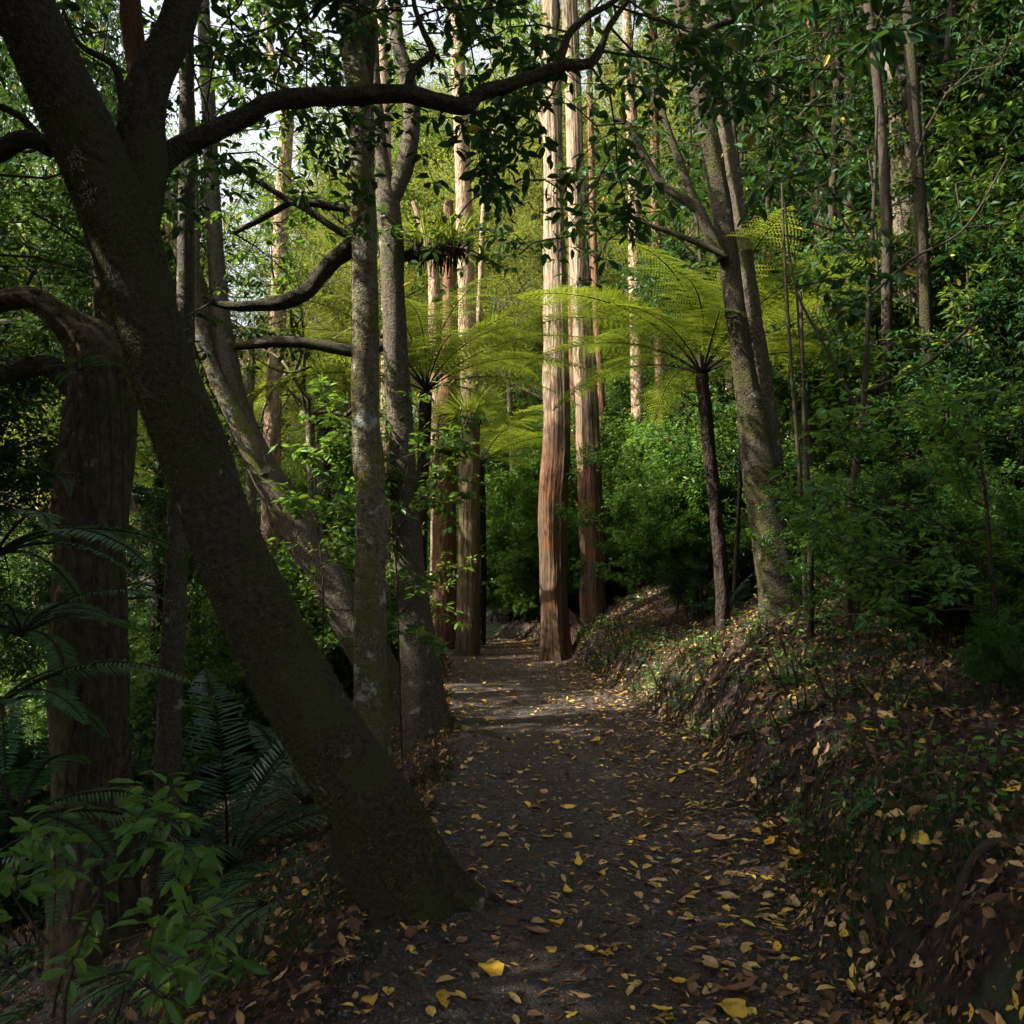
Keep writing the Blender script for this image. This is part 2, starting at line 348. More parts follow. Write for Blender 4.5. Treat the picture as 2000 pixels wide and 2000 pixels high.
# path sheet with a ragged edge
py_ = np.concatenate([np.arange(-6, 14, .07), np.arange(14, 34, .25)]); t_ = np.linspace(-1, 1, 31)
eL = phw(py_) + .05 + .06 * np.sin(py_ * 3.1) + .04 * np.sin(py_ * 9.3 + 1); eR = phw(py_) - .02 + .06 * np.sin(py_ * 2.3 + 2) + .04 * np.sin(py_ * 8.1)
X = pcx(py_)[:, None] + np.where(t_[None] < 0, t_[None] * eL[:, None], t_[None] * eR[:, None]); Y = np.repeat(py_[:, None], 31, 1)
Z = ground(X, Y) + .006 + .012 * (1 - t_[None] ** 4)
Z = np.where(np.abs(t_[None]) > .99, Z - .03, Z)
V = np.stack([X, Y, Z], -1).reshape(-1, 3); i = np.arange(len(py_) - 1)[:, None] * 31; j = np.arange(30)[None]
mb = MB(); mb.add(V, np.stack([i + j, i + j + 1, i + 32 + j, i + 31 + j], -1).reshape(-1, 4))
tag(obj('path', mb.mesh('path', [M['gravel']])), None, kind='structure')

# ------------------------------------------------------------------ generic tree templates
def crown_mesh(kind, seed_len=2.6):
    mb = MB(); tubes = []; tips = []
    if kind == 'fine':
        for k in range(9):
            a = k * 2.4 + rng.uniform(-.3, .3); e = rng.uniform(-.05, 1.0); z0 = k * .38
            grow((0, 0, z0), (math.cos(a), math.sin(a), e), seed_len * rng.uniform(.7, 1.2), .05, 2, tubes, tips, up=.06, spread=.8, kids=2)
        foliage(mb, tips, 26, .085, .030, 4, 1, .30, .6, .0, .35)
    elif kind == 'broad':
        for k in range(7):
            a = k * 2.4 + rng.uniform(-.3, .3); e = rng.uniform(-.1, .9); z0 = k * .3
            grow((0, 0, z0), (math.cos(a), math.sin(a), e), seed_len * rng.uniform(.7, 1.2), .05, 2, tubes, tips, up=.03, spread=.9, kids=2)
        foliage(mb, tips, 20, .11, .05, 4, 1, .16, .75, .12, .5)
    for P, r in tubes: tube(mb, P, np.maximum(r, .004), 4 if r[0] < .03 else 6, 0, cap=False)
    return mb

def simple_tree(name, label, cat, group, kind, h, r, bark, leafm, lean=.06, crowns=1, nmesh=None):
    t = thing(name, label, cat, (0, 0, -200), group)
    mb = MB(); n = 16; zz = np.linspace(-.6, h, n); a = rng.uniform(0, 6.3)
    P = np.stack([np.cos(a) * lean * zz + .12 * np.sin(zz * .5 + a), np.sin(a) * lean * zz + .12 * np.cos(zz * .4), zz], -1)
    tube(mb, P, np.linspace(r, r * .35, n), 12, 0, .03, .5, .5)
    obj('trunk', mb.mesh('trunk', [bark]), t)
    c = nmesh or crown_mesh(kind).mesh('crown', [M['twig'], leafm])
    o = obj('crown', c, t, P[-5]); o.rotation_euler = (0, 0, rng.uniform(0, 6))
    return t
fineA = crown_mesh('fine').mesh('crown', [M['twig'], M['fine']]); fineB = crown_mesh('fine').mesh('crown', [M['twig'], M['fine']])
broadA = crown_mesh('broad').mesh('crown', [M['twig'], M['broad']]); broadB = crown_mesh('broad').mesh('crown', [M['twig'], M['dark']])

def gl(x, y): return (x, y, float(ground(x, y)))
used = set()
def place(tpl, x, y, rz=None, s=1, dz=0, label=None, tilt=(0, 0)):
    g = gl(x, y); rz = rng.uniform(0, 6.28) if rz is None else rz
    if tpl.name not in used:
        used.add(tpl.name); tpl.location = (g[0], g[1], g[2] + dz); tpl.rotation_euler = (tilt[0], tilt[1], rz)
        tpl.scale = (s, s, s) if not hasattr(s, '__len__') else s
        return tpl
    return dup(tpl, (g[0], g[1], g[2] + dz), rz, s, label, tilt)

# far trees
tf1 = simple_tree('background_tree', 'distant slender tree with fine olive foliage in the sunlit wood behind', 'tree', 'fine leaved trees far behind', 'fine', 11, .16, M['pale'], M['fine'], .05, nmesh=fineA)
tf2 = simple_tree('background_tree', 'distant leaning tree with fine olive foliage behind the path bend', 'tree', 'leaning fine leaved trees far behind', 'fine', 8, .13, M['redbark'], M['fine'], .10, nmesh=fineB)
tb1 = simple_tree('background_tree', 'distant broad leaved tree with green crown in the wood behind', 'tree', 'broad leaved trees far behind', 'broad', 7, .15, M['grey'], M['broad'], .08, nmesh=broadA)
tb2 = simple_tree('background_tree', 'dark broad leaved tree with glossy crown deep in the wood', 'tree', 'dark broad leaved trees deep in the wood', 'broad', 6, .14, M['grey'], M['dark'], .08, nmesh=broadB)
for k in range(110):                      # the wall of wood far behind
    y = rng.uniform(36, 60); x = rng.uniform(-.68, .68) * y
    s = rng.uniform(1.1, 2.0)
    if -.34 < x / y < -.20: s = rng.uniform(.8, 1.1)
    place([tf1, tf2, tb1, tb1][k % 4], x, y, s=s, dz=-rng.uniform(0, 5))
for k in range(60):                       # middle distance
    y = rng.uniform(22, 35); x = rng.uniform(-.64, .64) * y
    if -.30 < x / y < -.17 and k % 4: continue
    if x < -3 and y < 31 and k % 3: continue
    if abs(x / y + .02) < .05 and y < 27: continue
    place([tf2, tf1, tf1, tb1][k % 4] if x < 3 else [tb2, tb2, tb1, tf1][k % 4], x, y, s=rng.uniform(.8, 1.3), dz=-rng.uniform(0, 4))
for (x, y, s, dz, q) in [(8.8, 13.2, 1, -2.2, 3), (8, 14, 1, -1, 3), (5.8, 15, 1, 1.5, 3), (9.5, 17, 1.1, -2.5, 2), (7, 18, 1.2, .5, 0), (11, 16, 1.1, 0, 3), (8, 10.5, .9, -2, 3), (5, 21, 1.2, 1, 0), (10, 20, 1.2, -1, 3), (12, 21, 1.2, 1, 2),
                         (-7.4, 9.8, .9, .8, 3), (-7.5, 12, 1.1, 2, 3), (-6.2, 7.5, .8, 1.8, 3), (-6.8, 14.2, .8, -.2, 3), (-12.5, 17.5, (1.1, 1.1, 1.9), 0, 3), (-6.0, 12.6, (.7, .7, 1.75), 0, 3), (-10, 13, (1, 1, 1.7), 0, 2), (-12, 21, (1.2, 1.2, 1.9), 0, 2)]:
    place([tf1, tf2, tb1, tb2][q], x, y, s=s, dz=dz)

# understory shrubs
def shrub_tpl(name, label, group, leafm, h=1.6, nst=6, L=.075, W=.034, nl=9, lvl=1, kind=4, base=.25, cat='shrub'):
    t = thing(name, label, cat, (0, 0, -200), group); mb = MB(); sm = MB(); tubes = []; tips = []
    for k in range(nst):
        a = rng.uniform(0, 6.28); tb = []
        grow((rng.normal() * base, rng.normal() * base, -.1), (math.cos(a) * .35, math.sin(a) * .35, 1), h * rng.uniform(.6, 1.2), .012, lvl, tb, tips, up=.12, spread=1.0, wander=.2, kids=2, steps=5, ratio=.42)
        tubes += tb
    for P, r in tubes: tube(sm, P, np.maximum(r, .003), 5, 0, cap=False)
    foliage(mb, tips, nl, L, W, kind, 0, .05, .8, .15, .45)
    obj('stem', sm.mesh('stem', [M['twig']]), t); obj('foliage', mb.mesh('foliage', [leafm]), t)
    return t
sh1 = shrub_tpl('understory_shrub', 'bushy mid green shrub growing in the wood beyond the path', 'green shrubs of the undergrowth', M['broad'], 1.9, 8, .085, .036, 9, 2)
sh2 = shrub_tpl('understory_shrub', 'bright yellow green shrub beyond the path, sunlight put into its leaf colour', 'bright shrubs of the undergrowth', M['bright'], 1.7, 8, .07, .032, 8, 2)
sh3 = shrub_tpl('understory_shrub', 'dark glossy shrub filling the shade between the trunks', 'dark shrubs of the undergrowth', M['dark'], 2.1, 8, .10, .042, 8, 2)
for k in range(110):
    y = rng.uniform(18.5, 50) if k % 3 else rng.uniform(19, 27); x = rng.uniform(-.62, .62) * y
    if abs(x - float(pcx(y))) < 1.5: continue
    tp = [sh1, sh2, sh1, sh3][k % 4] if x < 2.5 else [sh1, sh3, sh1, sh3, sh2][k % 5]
    place(tp, x, y, s=rng.uniform(.8, 1.7))
for k in range(46):                       # denser thicket left of the path, down the slope
    y = rng.uniform(12.5, 20); x = float(pcx(y)) - rng.uniform(2.0 if y < 14 else 3.1, 9)
    place([sh1, sh3, sh2][k % 3], x, y, s=rng.uniform(.7, 1.3))
for k in range(80):                       # the bank on the right, above the path
    y = rng.uniform(8, 20); x = float(pcx(y)) + rng.uniform(2.6 + max(0, 12 - y) * .1, 9)
    if y < 12.6 and .08 < x / y < .47: continue
    place([sh3, sh3, sh1, sh3][k % 4] if x / y > .30 else sh2, x, y, s=rng.uniform(.55, 1.25))  # brighter leaved shrubs toward the centre stand in for sunlight
for k in range(34):                       # low growth over the crest of the bank
    y = rng.uniform(5.2, 9.5); x = y * rng.uniform(.40, .66)
    if x < float(pcx(y)) + 2.3: continue
    place([sh1, sh3, sh2][k % 3], x, y, s=rng.uniform(.25, .55))

for k in range(22):                       # undergrowth behind the bend, its lit look put into bright leaf colour
    y = rng.uniform(21, 26); x = rng.uniform(-.02, .16) * y if k % 2 else rng.uniform(-.16, -.13) * y - 2.0
    place(sh2, x, y, s=rng.uniform(.8, 1.3))
for (x, y, sc) in [(1.9, 19.2, .9), (2.7, 18.6, .8), (3.3, 19.6, 1.1), (2.2, 20.6, 1.2), (4.1, 18.8, 1), (3.7, 17.2, .7), (1.4, 21, 1.2), (.6, 21.8, 1.1), (4.8, 20, 1.2), (4.6, 16.6, .7), (2.9, 22, 1.4), (1.9, 23, 1.6), (5.6, 18, 1), (-.1, 23, 1.1), (.15, 21.9, .5), (.45, 20.9, .4), (.1, 21.4, .4), (.6, 21.4, .6), (-.2, 22.6, .6), (-.6, 24.2, .9), (-1.4, 25.2, .9), (-2.3, 26, .9)]:
    place(sh2 if x < 4 else sh1, x, y, s=sc)
for k in range(34):                       # plants on the slope falling away at left
    y = rng.uniform(7.8, 12.5); x = float(pcx(y)) - rng.uniform(2.6, 8)
    if -.40 < x / y < -.12: continue
    place([sh1, sh3, sh1][k % 3], x, y, s=rng.uniform(.4, .75))
# slender saplings
def sapling_tpl(h, r, label, group, leafm):
    t = thing('sapling', label, 'sapling', (0, 0, -200), group); mb = MB(); a = rng.uniform(0, 6.3)
    zz = np.linspace(-.3, h, 14); P = np.stack([.04 * zz * np.cos(a) + .06 * np.sin(zz * 1.3 + a), .04 * zz * np.sin(a) + .06 * np.sin(zz * 1.1), zz], -1)
    tube(mb, P, np.linspace(r, r * .4, 14), 7, 0, .04); obj('stem', mb.mesh('stem', [M['twig']]), t)
    cm = MB(); tubes = []; tips = []
    for k in range(9):
        i = rng.integers(6, 14); an = rng.uniform(0, 6.3)
        grow(P[i], (math.cos(an), math.sin(an), .4), rng.uniform(.6, 1.3), .01, 1, tubes, tips, up=0, kids=2, spread=.9)
    for q, rr in tubes: tube(cm, q, np.maximum(rr, .003), 4, 0, cap=False)
    foliage(cm, tips, 7, .10, .042, 8, 1, .05, .8, .2, .5); obj('crown', cm.mesh('crown', [M['twig'], leafm]), t)
    return t
sp1 = sapling_tpl(4.2, .022, 'thin bare stemmed sapling with leaves only at its top', 'thin saplings among the trunks', M['broad'])
sp2 = sapling_tpl(5.6, .03, 'tall thin sapling with sparse dark leaves in the shade', 'tall saplings in the shade', M['dark'])
for k in range(30):
    y = rng.uniform(9, 20); x = float(pcx(y)) + rng.uniform(2.8, 9)
    place([sp1, sp2][k % 2], x, y, s=rng.uniform(.75, 1.2))
for k in range(18):
    y = rng.uniform(10, 22); x = float(pcx(y)) - rng.uniform(1.8, 9)
    place([sp1, sp2][k % 2], x, y, s=rng.uniform(.7, 1.1))


# unseen-from-here overhead wood: trees added around and behind the camera to shade the foreground
tc1 = simple_tree('shade_canopy_tree', 'unseen broad crowned tree added to shade the near path', 'tree', 'unseen trees added to shade the near path', 'broad', 9, .2, M['grey'], M['dark'], .04, nmesh=broadB)
for (x, y, s) in [(-6, -3, 1.2), (-8.5, 0, 1.3), (-11, 4, 1.3), (-7, -7, 1.3), (-12, -3, 1.4), (-3.5, -6, 1.2), (3.5, -3, 1.2), (6.5, 1, 1.2), (-15, 1, 1.5), (-4.0, -1.2, 1.05), (0.5, -5, 1.2), (-10, -10, 1.4), (-15, -6, 1.5), (5, -8, 1.3), (9, 5, 1.2), (-9.5, 7.5, 1.2), (-5.5, 2.2, .9), (-6.5, 4.5, .85), (-8, 2.5, .8), (-9, 5.5, .9), (-17, 5, 1.5), (-6.5, 1.5, 1.25), (-7.5, 3.6, 1.3), (-4.5, 4.2, 1.1), (-11.5, 6.5, 1.25), (4.2, 2.5, 1.05), (-1.5, -2.5, 1.1), (2, 1.5, 1.15), (-3, 3.2, 1.05), (7.5, 3.5, 1.1), (2.6, .1, 1.1), (-2.6, .5, 1.1)]:
    place(tc1, x, y, s=s)

# ------------------------------------------------------------------ trees of the photograph, stem by stem
def stem(mb, pts, m=0, Y=None, seg=20, rough=.035, flare=0, fl=0, n=None, bury=0, flare_h=.35, lobes=5, off=0.0):
    """pts: (dx, dy, width[, Y]) read off the photograph, Y the distance"""
    P = []; r = []
    for p in pts:
        y = p[3] if len(p) > 3 else Y
        P.append(at(p[0], p[1], y)); r.append(pw(p[2], y) / 2)
    if bury:
        d = nrm(P[0] - P[1]); d[2] = min(d[2], -.4); P.insert(0, P[0] + d * bury); r.insert(0, r[0] * 1.08)
    P = np.array(P); r = np.array(r)
    n = n or max(24, int(len(P) * 9))
    Q = spline(P, n); rr = spline(np.stack([r, r, r], -1), n)[:, 0]
    tube(mb, Q, np.maximum(rr, .003), seg, m, rough, flare, flare_h, lobes, fl=fl)
    return Q, rr
def part(name, parent, base, pts, mat, moss=0, lich=(), **kw):
    mb = MB(); Q, r = stem(mb, pts, **kw)
    for k in range(len(mb.v)): mb.v[k] = mb.v[k] - base
    o = obj(name, mb.mesh(name, [mat]), parent)
    for (cx_, cy_, rp) in lich:          # pale crusty lichen patches
        V, F = mb.v[0], mb.f[0]; c0 = at(cx_, cy_, base[1] - .25) - base; fc = V[F].mean(1); near = np.where(np.hypot(fc[:, 0] - c0[0], fc[:, 2] - c0[2]) < .2)[0]; fi = near[rng.integers(0, len(near), 9000)]; w = rng.dirichlet([1, 1, 1, 1], 9000); P = np.einsum('nk,nkd->nd', w, V[F[fi]]); n = nrm(np.cross(V[F[fi, 1]] - V[F[fi, 0]], V[F[fi, 3]] - V[F[fi, 0]]))
        c = at(cx_, cy_, (P[:, 1] + base[1]).mean()) - base; rr_ = pw(rp, base[1]); view = nrm(CAM - base - P); n = n * np.sign(np.sum(n * view, 1))[:, None]
        dd = np.sqrt((P[:, 0] - c[0]) ** 2 + ((P[:, 2] - c[2]) * .8) ** 2); kk = (dd < rr_ * (.75 + .3 * np.sin(np.arctan2(P[:, 2] - c[2], P[:, 0] - c[0]) * 5) + .35 * rng.random(len(P)))) & (P[:, 1] < np.interp(P[:, 2], Q[:, 2] - base[2], Q[:, 1] - base[1]) - .03)
        P = P[kk]; n = n[kk]; mm = MB(); leaves(mm, P + n * .003, rng.normal(size=P.shape), n + rng.normal(size=P.shape) * .25, rng.uniform(.003, .006, len(P)), .004, 0, 4) if len(P) else None
        if len(P): obj('lichen_patch', mm.mesh('lichen_patch', [M['lichenleaf']]), parent)
    if moss:
        V, F = mb.v[0], mb.f[0]; fi = rng.integers(0, len(F), moss); w = rng.dirichlet([1, 1, 1, 1], moss)
        P = np.einsum('nk,nkd->nd', w, V[F[fi]]); n = nrm(np.cross(V[F[fi, 1]] - V[F[fi, 0]], V[F[fi, 3]] - V[F[fi, 0]]))
        c = Q[np.argmin(((P[:, None] - (Q[None] - base)) ** 2).sum(-1), 1)] - base; n = n * np.sign(np.sum(n * (P - c), 1))[:, None]
        f = np.sin(P[:, 0] * 9 + 2 * np.sin(P[:, 2] * 5)) + np.sin(P[:, 2] * 7 + P[:, 1] * 11) + np.sin(P[:, 2] * 19 + P[:, 0] * 23) * .7 - n[:, 0] * .9 + rng.normal(size=moss) * .5
        kk = f > .1; P = P[kk]; n = n[kk]; m_ = len(P)
        mm = MB(); leaves(mm, P - n * .004, n + rng.normal(size=(m_, 3)) * .7, rdir(m_), rng.uniform(.008, .022, m_), .006, 0, 4)
        obj('moss', mm.mesh('moss', [M['trunkmoss']]), parent)
    return Q, r
def crownpart(parent, base, starts, leafm, n=7, L=.10, W=.045, kind=8, lvl=1, scatter=.03, length=1.0, r=.012, up=0., droop=.2, kids=2, spread=.9, out=.8, wander=.28, steps=4, name='crown', ratio=.6, flat=.5):
    mb = MB(); tubes = []; tips = []
    for s in starts:
        p, d = s[0], s[1]; Ls = s[2] if len(s) > 2 else length
        grow(p, d, Ls, r, lvl, tubes, tips, up=up, spread=spread, wander=wander, kids=kids, steps=steps, ratio=ratio)
    for P, rr in tubes: tube(mb, P, np.maximum(rr, .0025), 5, 0, cap=False)
    foliage(mb, tips, n, L, W, kind, 1, scatter, out, droop, flat)
    for k in range(len(mb.v)): mb.v[k] = mb.v[k] - base
    return obj(name, mb.mesh(name, [M['twig'], leafm]), parent)

# A : the great leaning tree in front
bA = hit(785, 1715); YA = bA[1]
tA = thing('leaning_tree', 'great dark mossy trunk leaning left across the foreground at the path edge', 'tree', bA)
QA, rA = part('trunk', tA, bA, [(792, 1716, 138, YA), (757, 1620, 152, YA), (700, 1520, 148, YA), (608, 1380, 146, YA), (510, 1205, 139, YA), (432, 1040, 134, YA), (365, 850, 129, YA), (300, 680, 125, YA - .05), (255, 520, 127, YA - .1), (205, 370, 130, YA - .15), (140, 220, 129, YA - .2), (75, 80, 122, YA - .3), (10, -80, 115, YA - .4), (-60, -260, 104, YA - .5)],
     M['mossy'], seg=48, moss=75000, lich=[(178, 335, 17), (195, 395, 18), (236, 545, 15)], rough=.036, flare=.45, flare_h=.22, lobes=4, bury=.25, n=120)
part('root', tA, bA, [(690, 1470, 110), (755, 1560, 110), (810, 1625, 85), (858, 1662, 52), (905, 1685, 26), (940, 1695, 10)], M['mossy'], Y=YA + .05, seg=20, rough=.05)
part('root', tA, bA, [(660, 1540, 100), (705, 1640, 110), (735, 1710, 100), (742, 1770, 70), (735, 1830, 30)], M['mossy'], Y=YA, seg=20, rough=.06)
for (ang, ln, rad) in [(.6, .5, .06), (-.15, .7, .05), (-1.9, .35, .05)]:
    n_ = 9; tt = np.linspace(0, 1, n_); aa = ang + .5 * np.sin(tt * 3 + ang); P = np.stack([bA[0] - .03 + np.cumsum(np.cos(aa)) * ln / n_ , bA[1] + np.cumsum(np.sin(aa)) * ln / n_, 0 * tt], -1)
    P[:, 2] = ground(P[:, 0], P[:, 1]) + .18 * (1 - tt) ** 2.5 - .02 - .03 * tt; mb = MB(); tube(mb, spline(P, 24), np.linspace(rad * 1.5, .012, len(spline(P, 24))), 12, 0, .08); mb.v = [v - bA for v in mb.v]; obj('root', mb.mesh('root', [M['mossy']]), tA)
part('limb', tA, bA, [(262, 430, 75, YA - .05), (268, 330, 92), (268, 220, 88), (285, 150, 80), (320, 80, 72), (345, 0, 66), (370, -120, 60)], M['mossy'], Y=YA - .05, seg=24)
part('limb', tA, bA, [(276, 190, 50), (258, 110, 42), (248, 30, 40), (240, -80, 36)], M['redbark'], Y=YA + .02, seg=16)
QC, rC = part('limb', tA, bA, [(262, 385, 40), (300, 320, 44), (345, 275, 42), (410, 245, 38), (470, 215, 36), (520, 190, 36), (600, 184, 36), (690, 178, 34), (765, 176, 34), (825, 192, 32), (880, 200, 32), (905, 178, 28), (960, 160, 26), (1010, 142, 24), (1060, 124, 22), (1110, 120, 18), (1132, 92, 15), (1150, 50, 12), (1185, 0, 10)], M['mossy'], Y=YA + .1, seg=22, n=140, rough=.085)
part('limb', tA, bA, [(768, 168, 18), (782, 130, 17), (815, 100, 15), (800, 62, 12), (782, 10, 10), (776, -60, 8)], M['mossy'], Y=YA + .1, seg=10)
part('limb', tA, bA, [(1048, 128, 20), (1062, 95, 18), (1075, 62, 15), (1110, 30, 13), (1150, 8, 11), (1200, -30, 8)], M['mossy'], Y=YA + .1, seg=10)
part('limb', tA, bA, [(232, 195, 16), (215, 125, 14), (165, 95, 12), (140, 70, 9), (120, 20, 7)], M['mossy'], Y=YA - .1, seg=10)
part('limb', tA, bA, [(95, 280, 34), (50, 262, 36), (0, 285, 40), (-80, 320, 42)], M['mossy'], Y=YA + .05, seg=12)
part('limb', tA, bA, [(90, 280, 18), (50, 230, 14), (10, 205, 14), (-40, 190, 14)], M['mossy'], Y=YA + .1, seg=10)
# dark hanging foliage of the leaning tree
st = []
for (x, y, dx, dz, l) in [(1110, 118, .5, -.5, .8), (1060, 124, .1, -.9, .75), (1010, 142, -.2, -.8, .6), (960, 160, -.1, -1, .5), (1130, 95, .9, .1, .9), (1150, 50, .8, -.3, .9), (1075, 62, -.5, .2, .8), (1110, 30, .3, .7, .8), (1150, 8, 1, .2, .9), (905, 178, .2, .5, .5), (782, 10, -.6, -.1, .6), (800, 62, .8, .2, .5), (790, 30, .9, .3, .6), (760, 20, -1, .2, .5), (700, -40, .7, -.3, .8), (850, -40, .5, -.5, .9), (950, -40, .4, -.5, .9), (1050, -30, .1, -.6, .8), (1200, -30, .2, -.7, .9), (1185, 0, .6, -.6, .8)]:
    st.append((at(x, y, YA + .25 + rng.uniform(0, 1.3)), (dx, rng.uniform(-.3, .9), dz), l))
crownpart(tA, bA, st, M['dark'], n=4, L=.095, W=.045, lvl=1, scatter=.03, r=.008, droop=.3, kids=2, spread=.9)
st = [(at(x, y, YA + rng.uniform(.3, 1.2)), (rng.uniform(-1, 1), rng.uniform(-.2, 1), rng.uniform(-.8, .3)), .9) for (x, y) in [(120, 20), (20, 60), (60, -30), (-20, 180), (0, 330), (60, 400), (380, -20), (430, 10), (480, -40), (460, 70), (520, 90), (560, 30), (610, 90), (600, 10), (500, 150), (440, 180), (330, 130), (350, 60), (200, -20), (160, 60), (560, -40), (-20, 480), (420, 60)]]
crownpart(tA, bA, st, M['dark'], n=5, L=.085, W=.045, lvl=1, scatter=.03, r=.008, droop=.25, kids=1, spread=.8)

# D : the old trunk at the left edge
bD = hit(185, 1800); YD = bD[1]
tD = thing('old_tree', 'thick old trunk with furrowed bark at the left edge down the slope', 'tree', bD)
part('trunk', tD, bD, [(185, 1830, 170), (180, 1650, 150), (172, 1450, 138), (165, 1250, 132), (172, 1050, 128), (178, 880, 128), (195, 740, 122), (178, 660, 100), (140, 620, 66), (100, 588, 50), (55, 562, 42), (0, 570, 40), (-80, 590, 36)], M['oldbark'], moss=16000, Y=YD, seg=48, rough=.06, flare=.25, fl=.012, bury=.5, n=120)
part('limb', tD, bD, [(205, 760, 100), (215, 680, 60), (200, 600, 40), (190, 520, 26), (170, 420, 18)], M['oldbark'], Y=YD + .1, seg=20, rough=.06)
part('limb', tD, bD, [(150, 740, 50), (90, 690, 40), (30, 700, 40), (-60, 720, 44)], M['oldbark'], Y=YD + .15, seg=14, rough=.06)
# climbing vines on it
for q in range(5):
    x0 = 130 + q * 22
    part('vine', tD, bD, [(x0 + 10, 1750, 7), (x0 - 8, 1500, 6), (x0 + 12, 1300, 6), (x0 - 5 + q * 4, 1080, 6), (x0 + 15, 900, 5), (x0 + 8, 720, 4)], M['twig'], Y=YD - .31, seg=6, rough=.1)
crownpart(tD, bD, [(at(x, y, YD + rng.uniform(-.3, .6)), (rng.uniform(-1, 1), .3, rng.uniform(-.3, .6)), .8) for (x, y) in [(60, 560), (0, 570), (170, 420), (190, 520), (30, 700), (-20, 500), (100, 480), (20, 420)]], M['dark'], n=6, L=.08, W=.04, lvl=1, r=.008)

# E : slender straight trunk behind it
bE = hit(308, 1740); YE = bE[1]
tE = thing('slender_tree', 'slender straight grey trunk between the old tree and the leaning one', 'tree', bE)
part('trunk', tE, bE, [(306, 1760, 66), (312, 1600, 50), (322, 1300, 44), (336, 1000, 40), (346, 800, 38), (350, 600, 34), (352, 300, 30), (352, 0, 26), (352, -200, 22)], M['grey'], Y=YE, seg=18, bury=.3, flare=.2)
crownpart(tE, bE, [(at(352, y, YE), (rng.normal(), rng.normal(), .3), 1.3) for y in (250, 120, 0, -100, 60, -200, 180)], M['dark'], n=6, L=.09, W=.045, lvl=1, r=.01)

# F : second leaning tree with several stems
YF = 11.0; bF = at(765, 1330, YF); bF[2] = ground(bF[0], bF[1])
tF = thing('forked_leaning_tree', 'leaning tree with several grey stems behind the great mossy trunk', 'tree', bF)
part('trunk', tF, bF, [(770, 1350, 72), (700, 1240, 75), (640, 1130, 75), (560, 990, 66), (490, 870, 56), (445, 760, 46), (425, 660, 40), (412, 540, 33), (402, 400, 30), (396, 250, 27), (388, 100, 26), (380, -60, 23)], M['grey'], moss=30000, Y=YF, seg=26, bury=.4, n=90)
part('limb', tF, bF, [(500, 895, 20), (474, 845, 37), (420, 740, 29), (380, 640, 27), (362, 540, 29), (366, 430, 22), (362, 300, 20), (356, 120, 17), (350, -40, 15)], M['lichen'], Y=YF - .15, seg=16)
part('limb', tF, bF, [(400, 680, 22), (378, 560, 34), (350, 480, 40), (318, 400, 38), (290, 330, 30), (260, 250, 22)], M['lichen'], Y=YF + .2, seg=16)
part('limb', tF, bF, [(440, 655, 14), (520, 645, 22), (600, 650, 22), (670, 662, 24), (735, 650, 22)], M['mossy'], Y=YF, seg=12, rough=.06)
st = [(at(x, y, YF + rng.uniform(-.6, 1.2)), (rng.normal(), rng.uniform(-.3, 1), rng.uniform(-.5, .4)), 1.3) for (x, y) in [(390, 80), (400, 200), (410, 320), (360, 250), (300, 330), (270, 230), (340, 30), (440, 120), (480, 60), (520, 20), (470, 350), (500, 420), (450, 500), (420, -20), (560, 60), (300, 60), (480, 560), (330, 450)]]
crownpart(tF, bF, st, M['broad'], n=6, L=.10, W=.05, lvl=1, r=.010, kids=2, droop=.2)

# G : slim upright mossy trunk
YG = 7.3; bG = at(702, 1430, YG); bG[2] = ground(bG[0], bG[1])
tG = thing('upright_tree', 'slim upright trunk with patchy moss and lichen forking at the top', 'tree', bG)
part('trunk', tG, bG, [(706, 1450, 66), (700, 1350, 62), (698, 1150, 58), (700, 950, 56), (690, 800, 54), (690, 650, 52), (688, 500, 50), (684, 350, 48), (680, 200, 52), (672, 110, 50), (660, 40, 36), (650, -60, 34), (645, -220, 30)], M['lichen'], moss=22000, Y=YG, seg=30, bury=1.0, flare=.4, flare_h=.8, n=110, rough=.04)
part('limb', tG, bG, [(688, 190, 30), (692, 100, 34), (692, 0, 34), (694, -180, 30)], M['mossy'], Y=YG, seg=18)
part('limb', tG, bG, [(682, 440, 30), (650, 475, 34), (620, 500, 32), (585, 545, 30), (540, 568, 30), (490, 575, 24), (440, 578, 18), (400, 570, 12)], M['mossy'], Y=YG + .1, seg=16, rough=.06)
part('limb', tG, bG, [(680, 455, 18), (630, 430, 14), (580, 395, 14), (540, 375, 12), (470, 330, 9), (430, 290, 6)], M['mossy'], Y=YG + .1, seg=10, rough=.06)
part('limb', tG, bG, [(682, 400, 16), (600, 385, 16), (550, 382, 14), (500, 410, 12), (440, 440, 9)], M['mossy'], Y=YG + .3, seg=10, rough=.06)
st = [(at(x, y, YG + rng.uniform(-.4, .8)), (rng.normal(), rng.uniform(-.3, 1), rng.uniform(-.3, .5)), 1.1) for (x, y) in [(430, 290), (470, 330), (440, 440), (400, 570), (650, -60), (700, -40), (600, -60), (730, 30), (740, -20)]]
crownpart(tG, bG, st, M['broad'], n=5, L=.09, W=.045, lvl=1, r=.009)

